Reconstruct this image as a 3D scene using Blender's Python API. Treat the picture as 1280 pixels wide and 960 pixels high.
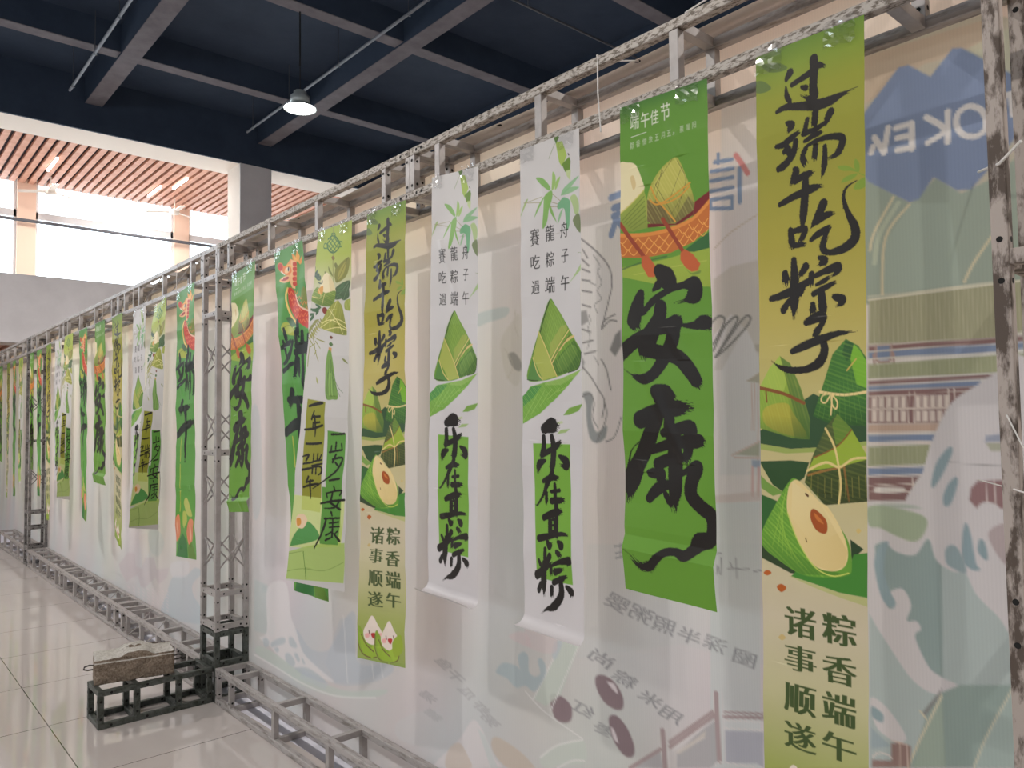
import bpy, math, random
import numpy as np
from mathutils import Vector, Matrix
random.seed(7); np.random.seed(7)
SC = bpy.context.scene
COL = SC.collection
for o in list(bpy.data.objects): bpy.data.objects.remove(o)

# ------------------------------------------------------------------ camera
EYE = 1.6
X_ = np.array([0.75169258, -0.0220613, -0.65914457])      # world x, y, z axes seen from the camera
Y_ = np.array([-0.65937641, -0.04552837, -0.75043315])
Z_ = np.array([-0.01345425, 0.99871941, -0.04877004])
cam = bpy.data.cameras.new('camera'); cam_o = bpy.data.objects.new('camera', cam); COL.objects.link(cam_o)
cam.sensor_width = 36; cam.lens = 956 / 1280 * 36; cam.clip_start = .02; cam.clip_end = 200
R3 = Matrix((X_, Y_, Z_))
m4 = R3.to_4x4(); m4.translation = Vector((0, 0, EYE)); cam_o.matrix_world = m4
SC.camera = cam_o
SC.view_settings.view_transform = 'Standard'; SC.view_settings.look = 'None'
SC.view_settings.gamma = 1; SC.view_settings.use_curve_mapping = False
SC.view_settings.exposure = -.12

# ------------------------------------------------------------------ sky and daylight
W = bpy.data.worlds.new('sky'); SC.world = W; W.use_nodes = True
bg = W.node_tree.nodes['Background']; bg.inputs[0].default_value = (.86, .94, 1, 1); bg.inputs[1].default_value = 8
SC.cycles.max_bounces = 7; SC.cycles.diffuse_bounces = 4; SC.cycles.glossy_bounces = 4; SC.cycles.transparent_max_bounces = 12
SC.cycles.caustics_reflective = False; SC.cycles.caustics_refractive = False
SC.cycles.sample_clamp_indirect = 6
def portal(name, loc, rot, sx, sy):
    l = bpy.data.lights.new(name, 'AREA'); l.shape = 'RECTANGLE'; l.size = sx; l.size_y = sy
    l.cycles.is_portal = True
    o = bpy.data.objects.new(name, l); COL.objects.link(o); o.location = loc; o.rotation_euler = rot
portal('sky_portal_far', (4.5, 19.1, 5.5), (-math.pi/2, 0, 0), 22, 2.7)
portal('sky_portal_side', (-9.2, 3, 3.6), (math.pi/2, 0, -math.pi/2), 18, 1.0)  # daylight through the added side windows
LAMP_W, LAMP_BACK = 140, 215

# ------------------------------------------------------------------ materials
def lin(h):
    c = [int(h[i:i+2], 16) / 255 for i in (0, 2, 4)]
    return [x / 12.92 if x <= .04045 else ((x + .055) / 1.055) ** 2.4 for x in c]
def material(name, col, rough=.6, metal=0, spec=.5, noise=None, bump=0, stretch=None):
    """noise = (scale, other colour, low, high)"""
    m = bpy.data.materials.new(name); m.use_nodes = True; nt = m.node_tree; b = nt.nodes['Principled BSDF']
    b.inputs['Base Color'].default_value = (*lin(col), 1); b.inputs['Roughness'].default_value = rough
    b.inputs['Metallic'].default_value = metal; b.inputs['Specular IOR Level'].default_value = spec
    if noise or bump:
        tc = nt.nodes.new('ShaderNodeTexCoord'); n = nt.nodes.new('ShaderNodeTexNoise')
        n.inputs['Scale'].default_value = noise[0] if noise else 30; n.inputs['Detail'].default_value = 6; n.inputs['Roughness'].default_value = .65
        if stretch:
            mp = nt.nodes.new('ShaderNodeMapping'); mp.inputs['Scale'].default_value = stretch; nt.links.new(tc.outputs['Object'], mp.inputs[0]); nt.links.new(mp.outputs[0], n.inputs['Vector'])
        else: nt.links.new(tc.outputs['Object'], n.inputs['Vector'])
    if noise:
        r = nt.nodes.new('ShaderNodeValToRGB'); r.color_ramp.elements[0].position = noise[2]; r.color_ramp.elements[1].position = noise[3]
        r.color_ramp.elements[0].color = (*lin(noise[1]), 1); r.color_ramp.elements[1].color = (*lin(col), 1)
        nt.links.new(n.outputs['Fac'], r.inputs['Fac']); nt.links.new(r.outputs['Color'], b.inputs['Base Color'])
    if bump:
        bp = nt.nodes.new('ShaderNodeBump'); bp.inputs['Strength'].default_value = bump; bp.inputs['Distance'].default_value = .01
        nt.links.new(n.outputs['Fac'], bp.inputs['Height']); nt.links.new(bp.outputs['Normal'], b.inputs['Normal'])
    return m
def emission(name, col, s):
    m = bpy.data.materials.new(name); m.use_nodes = True; nt = m.node_tree
    nt.nodes.remove(nt.nodes['Principled BSDF']); e = nt.nodes.new('ShaderNodeEmission')
    e.inputs[0].default_value = (*col, 1); e.inputs[1].default_value = s
    nt.links.new(e.outputs[0], nt.nodes['Material Output'].inputs[0]); return m
M = dict(
    steel=material('galvanised_steel', 'b4aeac', .45, .3, .5, (60, '857d77', .34, .52), stretch=(1, .2, 1)),
    steel_clean=material('plain_steel', 'b2acaa', .45, .3, .5, (10, 'a09a96', .35, .6)),
    steel_dirty=material('dirty_steel', 'b0a8a0', .55, .3, .5, (120, '665c52', .42, .52), stretch=(1, .35, 1)),
    steel_peel=material('peeling_steel', 'b0a49c', .6, .2, .4, (26, '5a4e46', .44, .54), stretch=(1, 1, .35)),
    steel_dark=material('dark_steel', '5e625e', .45, .5, .5, (30, '34382f', .3, .6)),
    steel_black=material('dark_grey_steel', '8c8886', .5, .3, .5, (20, '5c5856', .35, .6)),  # darker grey steel of the far tower
    hole=material('bolt_hole', '0c0a09', .8),
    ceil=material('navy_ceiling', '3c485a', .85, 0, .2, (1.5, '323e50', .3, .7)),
    beam=material('lit_beam_soffit', '78747a', .8, 0, .3, (3, '605c62', .3, .7)),
    cream=material('cream_paint', 'e6dcd2', .7, 0, .3), peach=material('peach_paint', 'ffe0cc', .7), grey=material('grey_paint', 'e2dee0', .75, 0, .3, (1.2, 'd4d0d2', .35, .65)),
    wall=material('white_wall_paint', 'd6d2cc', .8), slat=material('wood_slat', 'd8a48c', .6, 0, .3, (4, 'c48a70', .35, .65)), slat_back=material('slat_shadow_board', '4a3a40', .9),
    rail=material('window_rail', 'e4e6ea', .5, 0), pipe=material('conduit_steel', '5c5e66', .6, 0), rod=material('hanger_rod', '5a5e66', .5, .5),
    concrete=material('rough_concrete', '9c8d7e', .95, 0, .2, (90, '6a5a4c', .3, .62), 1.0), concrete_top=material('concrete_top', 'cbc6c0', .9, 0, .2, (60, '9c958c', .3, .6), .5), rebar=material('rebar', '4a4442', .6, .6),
    cord=material('white_cord', 'e4e0dc', .7), lamp=material('lamp_housing', 'c8d0d0', .3, .3), lampglow=emission('lamp_glow', (.93, 1, .98), 14), cable=material('black_cable', '17181a', .6),
    foil=material('concrete_slab', '8c8680', .9), tube=emission('light_tube', (1, .97, .92), 5))

# ------------------------------------------------------------------ mesh helpers
class MB:
    def __init__(s): s.v = []; s.f = []; s.mi = []; s.m = 0
    def box(s, x0, x1, y0, y1, z0, z1):
        i = len(s.v)
        s.v += [(x0,y0,z0),(x1,y0,z0),(x1,y1,z0),(x0,y1,z0),(x0,y0,z1),(x1,y0,z1),(x1,y1,z1),(x0,y1,z1)]
        s.f += [(i,i+3,i+2,i+1),(i+4,i+5,i+6,i+7),(i,i+1,i+5,i+4),(i+1,i+2,i+6,i+5),(i+2,i+3,i+7,i+6),(i+3,i,i+4,i+7)]; s.mi += [s.m] * 6; return s
    def tube(s, P, r, n=8, closed=False):
        P = [Vector(p) for p in P]; rings = []; L = len(P)
        for k, p in enumerate(P):
            if closed: t = P[(k+1) % L] - P[k-1]
            else: t = P[min(k+1, L-1)] - P[max(k-1, 0)]
            t.normalize(); a = Vector((0, 0, 1)) if abs(t.z) < .9 else Vector((1, 0, 0))
            u = t.cross(a).normalized(); w = t.cross(u); i = len(s.v); rr = r[k] if isinstance(r, (list, tuple)) else r
            for q in range(n):
                th = 2 * math.pi * q / n; s.v.append(tuple(p + u * (rr * math.cos(th)) + w * (rr * math.sin(th))))
            rings.append(i)
        for k in range(L if closed else L - 1):
            a, b = rings[k], rings[(k+1) % L]
            for q in range(n): s.f.append((a+q, a+(q+1) % n, b+(q+1) % n, b+q)); s.mi.append(s.m)
        if not closed:
            s.f += [tuple(rings[0]+q for q in range(n))[::-1], tuple(rings[-1]+q for q in range(n))]; s.mi += [s.m] * 2
        return s
    def disc(s, c, ax, r, n=10):
        """a flat dark hole facing -x ('x'), -y ('y') or +-z"""
        i = len(s.v); c = Vector(c)
        for q in range(n):
            a = 2 * math.pi * q / n; p, t = r * math.cos(a), r * math.sin(a)
            s.v.append(tuple(c + (Vector((0, p, t)) if ax == 'x' else Vector((p, 0, t)) if ax == 'y' else Vector((p, t, 0)))))
        s.f.append(tuple(range(i, i+n))[::-1] if ax == 'x' else tuple(range(i, i+n))); s.mi.append(s.m); return s
    def lathe(s, prof, c, n=32):
        i = len(s.v); L = len(prof)
        for (r, z) in prof:
            for q in range(n): a = 2*math.pi*q/n; s.v.append((c[0]+r*math.cos(a), c[1]+r*math.sin(a), c[2]+z))
        for k in range(L-1):
            for q in range(n): s.f.append((i+k*n+q, i+k*n+(q+1) % n, i+(k+1)*n+(q+1) % n, i+(k+1)*n+q)); s.mi.append(s.m)
        return s
    def build(s, name, mats, parent=None, bevel=0, smooth=False):
        me = bpy.data.meshes.new(name); me.from_pydata(s.v, [], s.f); me.update()
        for m in (mats if isinstance(mats, (list, tuple)) else [mats]): me.materials.append(m)
        me.polygons.foreach_set('material_index', s.mi)
        if smooth: me.polygons.foreach_set('use_smooth', [True] * len(me.polygons))
        o = bpy.data.objects.new(name, me); COL.objects.link(o)
        if parent: o.parent = parent; o.matrix_parent_inverse = Matrix.Translation(-parent.location)
        if bevel:
            b = o.modifiers.new('edge', 'BEVEL'); b.width = bevel; b.segments = 2; b.limit_method = 'ANGLE'
        return o
def tag(o, label=None, cat=None, group=None, kind=None):
    for k, v in (('label', label), ('category', cat), ('group', group), ('kind', kind)):
        if v: o[k] = v
    return o
def thing(name, label, cat, loc, group=None):
    o = bpy.data.objects.new(name, None); COL.objects.link(o); o.location = loc; o.empty_display_size = .1
    return tag(o, label, cat, group)
def struct(name, mb, m): return tag(mb.build(name, m), kind='structure')
def box(*a): return MB().box(*a)

# ------------------------------------------------------------------ printing: shapes laid on a grid of points
class Print:
    """colours of a printed sheet: us, vs are the sheet's own coordinates in millimetres"""
    def __init__(s, us, vs, base):
        s.us = np.asarray(us, float); s.vs = np.asarray(vs, float); s.c = base
        s.au = np.gradient(s.us); s.av = np.gradient(s.vs)
    def win(s, a, b, c, d):
        i0, i1 = np.searchsorted(s.us, [a, b]); j0, j1 = np.searchsorted(s.vs, [c, d]); return max(i0-1, 0), min(i1+1, len(s.us)), max(j0-1, 0), min(j1+1, len(s.vs))
    def put(s, w, sd, aa, col, alpha):
        i0, i1, j0, j1 = w; k = (np.clip(.5 - sd / aa, 0, 1) * alpha)[..., None]
        s.c[j0:j1, i0:i1] = s.c[j0:j1, i0:i1] * (1 - k) + np.array(col) * k
    def grid(s, w):
        i0, i1, j0, j1 = w; U, V = np.meshgrid(s.us[i0:i1], s.vs[j0:j1]); return U, V, np.maximum(np.abs(s.au[None, i0:i1]), np.abs(s.av[j0:j1, None])) * 1.2
    def edges(s, E, col, alpha, dil=0):
        w = s.win(E[:, [0, 2]].min()-dil-4, E[:, [0, 2]].max()+dil+4, E[:, [1, 3]].min()-4, E[:, [1, 3]].max()+4)
        if w[0] >= w[1] or w[2] >= w[3]: return
        U0, V, aa = s.grid(w); best = None
        for d in (np.linspace(-dil, dil, 5) if dil else [0]):
            U = U0 + d; ins = np.zeros(U.shape, bool); dm = np.full(U.shape, 1e9)
            for x0, y0, x1, y1 in E:
                dx, dy = x1-x0, y1-y0; L = dx*dx+dy*dy
                if L < 1e-9: continue
                t = np.clip(((U-x0)*dx+(V-y0)*dy)/L, 0, 1); dm = np.minimum(dm, (U-x0-t*dx)**2+(V-y0-t*dy)**2)
                if dy: ins ^= ((y0 > V) != (y1 > V)) & (U < dx*(V-y0)/dy+x0)
            sd = np.sqrt(dm) * np.where(ins, -1, 1); best = sd if best is None else np.minimum(best, sd)
        s.put(w, best, aa, col, alpha)
    def shade(s, op, col, alpha):
        """leaf veins ('h') or a printed colour gradient ('g') inside an outline"""
        P = np.array(op[3], float).reshape(-1, 2); w = s.win(P[:, 0].min(), P[:, 0].max(), P[:, 1].min(), P[:, 1].max())
        if w[0] >= w[1] or w[2] >= w[3]: return
        i0, i1, j0, j1 = w; U, V, aa = s.grid(w); t = math.radians(op[4]); c, n = math.cos(t), math.sin(t)
        if op[0] == 'h': q = U*n-V*c; m = np.clip(np.sin(q*6.283/op[5]+np.sin((U*c+V*n)*.03)*.8)*.9 + .5*np.sin(q*6.283/op[5]*.37+1), 0, 1)
        else: q = U*c+V*n; pq = P[:, 0]*c+P[:, 1]*n; m = np.clip((q-pq.min())/(np.ptp(pq)+1e-6), 0, 1)
        old = s.c[j0:j1, i0:i1].copy(); E = np.hstack([P, np.roll(P, -1, 0)]); s.edges(E, col, alpha); new = s.c[j0:j1, i0:i1]
        s.c[j0:j1, i0:i1] = old + (new-old)*m[..., None]
    def poly(s, P, col, alpha):
        P = np.array(P, float).reshape(-1, 2); s.edges(np.hstack([P, np.roll(P, -1, 0)]), col, alpha)
    def brush(s, P, col, alpha, rough=0):
        P = np.array(P, float).reshape(-1, 3) * [1, 1, .05]
        if len(P) > 2: P = spline(P, False, 5)
        r = P[:, 2].max() + 3; w = s.win(P[:, 0].min()-r, P[:, 0].max()+r, P[:, 1].min()-r, P[:, 1].max()+r)
        if w[0] >= w[1] or w[2] >= w[3]: return
        U, V, aa = s.grid(w); sd = np.full(U.shape, 1e9); sp = np.zeros(U.shape); off = np.zeros(U.shape); n = len(P)-1
        for i, ((x0, y0, r0), (x1, y1, r1)) in enumerate(zip(P[:-1], P[1:])):
            dx, dy = x1-x0, y1-y0; L = dx*dx+dy*dy+1e-9; t = np.clip(((U-x0)*dx+(V-y0)*dy)/L, 0, 1)
            d = np.hypot(U-x0-t*dx, V-y0-t*dy) - (r0+(r1-r0)*t); k = d < sd; sd = np.where(k, d, sd)
            if rough: sp = np.where(k, (i+t)/n, sp); off = np.where(k, ((U-x0)*dy-(V-y0)*dx)/math.sqrt(L), off)
        if rough:                                              # dry bristle marks towards the end of an ink stroke
            sd = sd + rough * (np.sin(U*.9+V*.35)*np.sin(V*.8-U*.5) + .6*np.sin(U*2.3)*np.sin(V*1.9))
            if P[:, 2].max() > 7: sd = sd + P[:, 2].max()*.7*np.clip((sp-.72)/.28, 0, 1)**1.5*(.5+.5*np.sin(off*1.5+2*np.sin(off*.6)+U*.05))
        s.put(w, sd, np.minimum(aa, np.maximum(aa*.6, 1)), col, alpha)
    def run(s, ops, yup=False):
        for op in ops:
            col = tone(op[1]); a = op[2] / 100
            if a <= 0: continue
            if op[0] == 'p': s.poly(op[3], col, a)
            elif op[0] == 'q': s.poly(spline(np.array(op[3], float).reshape(-1, 2), True, 5), col, a)
            elif op[0] in 'hg': s.shade(op, col, a)
            elif op[0] == 'b':
                ink = {'1c1714': 1.42, '141c1a': 1.05, '1d1815': 1.15}.get(op[1], 0); P = np.array(op[3], float); P[2::3] *= ink or 1; s.brush(P, col, a, .9 if ink else 0)
            else:
                E = glyph(op[3]).copy(); x0, y0, x1, y1, bold, rot = op[4:10]; cx, cy = (x0+x1)/2, (y0+y1)/2
                E -= .5
                if not yup: E[:, [1, 3]] *= -1
                if rot:
                    c_, s_ = math.cos(math.radians(rot)), math.sin(math.radians(rot)); E = np.stack([E[:, 0]*c_-E[:, 1]*s_, E[:, 0]*s_+E[:, 1]*c_, E[:, 2]*c_-E[:, 3]*s_, E[:, 2]*s_+E[:, 3]*c_], 1)
                E = E*[x1-x0, y1-y0, x1-x0, y1-y0] + [cx, cy, cx, cy]; s.edges(E, col, a, {0: 0, 1: .6, 3: 3.4}[bold])
GAIN, CHROMA = 1.25, 1.0
def tone(hx):
    c = np.array(lin(hx)) * GAIN; g = c.mean(); c = g + (c - g) * CHROMA
    return c * min(1, .84 / c.max())
def spline(P, closed, n):
    L = len(P); out = []
    for i in range(L if closed else L-1):
        g = (lambda k: P[k % L]) if closed else (lambda k: P[min(max(k, 0), L-1)])
        a, b, c, d = g(i-1), g(i), g(i+1), g(i+2)
        for t in np.arange(n)/n:
            q = .5*(2*b+(c-a)*t+(2*a-5*b+4*c-d)*t*t+(3*b-a-3*c+d)*t**3)
            if len(q) == 3: q[2] = max(b[2]+(c[2]-b[2])*t, .3)
            out.append(q)
    if not closed: out.append(P[-1])
    return np.array(out)
GLY = {}
def glyph(ch):
    if ch not in GLY:
        c = bpy.data.curves.new('glyph', 'FONT'); c.body = ch; c.resolution_u = 2
        o = bpy.data.objects.new('glyph', c); COL.objects.link(o); dg = bpy.context.evaluated_depsgraph_get()
        me = bpy.data.meshes.new_from_object(o.evaluated_get(dg)); cnt = {}
        for p in me.polygons:
            for k in p.edge_keys: cnt[k] = cnt.get(k, 0)+1
        V = np.array([v.co[:2] for v in me.vertices]); V = (V-V.min(0))/np.maximum(V.max(0)-V.min(0), 1e-6)
        GLY[ch] = np.array([[*V[a], *V[b]] for (a, b), n in cnt.items() if n == 1])
        bpy.data.objects.remove(o); bpy.data.curves.remove(c); bpy.data.meshes.remove(me)
    return GLY[ch]
def sheet(name, XYZ, colours, mat):
    """a grid mesh carrying the printed colours"""
    ny, nx = XYZ.shape[:2]; me = bpy.data.meshes.new(name); me.vertices.add(nx*ny); me.vertices.foreach_set('co', XYZ.reshape(-1).astype(np.float32))
    i = np.arange(nx*ny).reshape(ny, nx); q = np.stack([i[:-1, :-1], i[1:, :-1], i[1:, 1:], i[:-1, 1:]], -1).reshape(-1, 4); n = len(q)
    me.loops.add(n*4); me.loops.foreach_set('vertex_index', q.reshape(-1).astype(np.int32)); me.polygons.add(n)
    me.polygons.foreach_set('loop_start', (np.arange(n)*4).astype(np.int32))
    me.polygons.foreach_set('use_smooth', np.ones(n, bool)); me.update(calc_edges=True)
    at = me.color_attributes.new('print', 'FLOAT_COLOR', 'POINT'); at.data.foreach_set('color', np.concatenate([colours.reshape(-1, 3), np.ones((nx*ny, 1))], 1).astype(np.float32).reshape(-1))
    me.materials.append(mat); o = bpy.data.objects.new(name, me); COL.objects.link(o); return o
def printed(name, rough, spec, trans=0, weave=0):
    m = bpy.data.materials.new(name); m.use_nodes = True; nt = m.node_tree; b = nt.nodes['Principled BSDF']; b.inputs['Roughness'].default_value = rough; b.inputs['Specular IOR Level'].default_value = spec
    a = nt.nodes.new('ShaderNodeVertexColor'); a.layer_name = 'print'; nt.links.new(a.outputs[0], b.inputs['Base Color'])
    if weave:
        tc = nt.nodes.new('ShaderNodeTexCoord'); w = nt.nodes.new('ShaderNodeTexWave'); w.bands_direction = 'Y'; w.inputs['Scale'].default_value = 40; w.inputs['Distortion'].default_value = .4
        mx = nt.nodes.new('ShaderNodeMix'); mx.data_type = 'RGBA'; mx.blend_type = 'MULTIPLY'; mx.inputs[0].default_value = weave
        nt.links.new(tc.outputs['Object'], w.inputs['Vector']); nt.links.new(a.outputs[0], mx.inputs[6]); nt.links.new(w.outputs['Color'], mx.inputs[7]); nt.links.new(mx.outputs[2], b.inputs['Base Color'])
    if trans:
        t = nt.nodes.new('ShaderNodeBsdfTranslucent'); x = nt.nodes.new('ShaderNodeMixShader'); x.inputs[0].default_value = trans
        nt.links.new(a.outputs[0], t.inputs[0]); nt.links.new(b.outputs[0], x.inputs[1]); nt.links.new(t.outputs[0], x.inputs[2]); nt.links.new(x.outputs[0], nt.nodes['Material Output'].inputs[0])
    return m
def ramp(v, stops):
    c = np.array([tone(h) for _, h in stops]); p = [s[0] for s in stops]
    return np.stack([np.interp(v, p, c[:, k]) for k in range(3)], -1)

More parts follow.
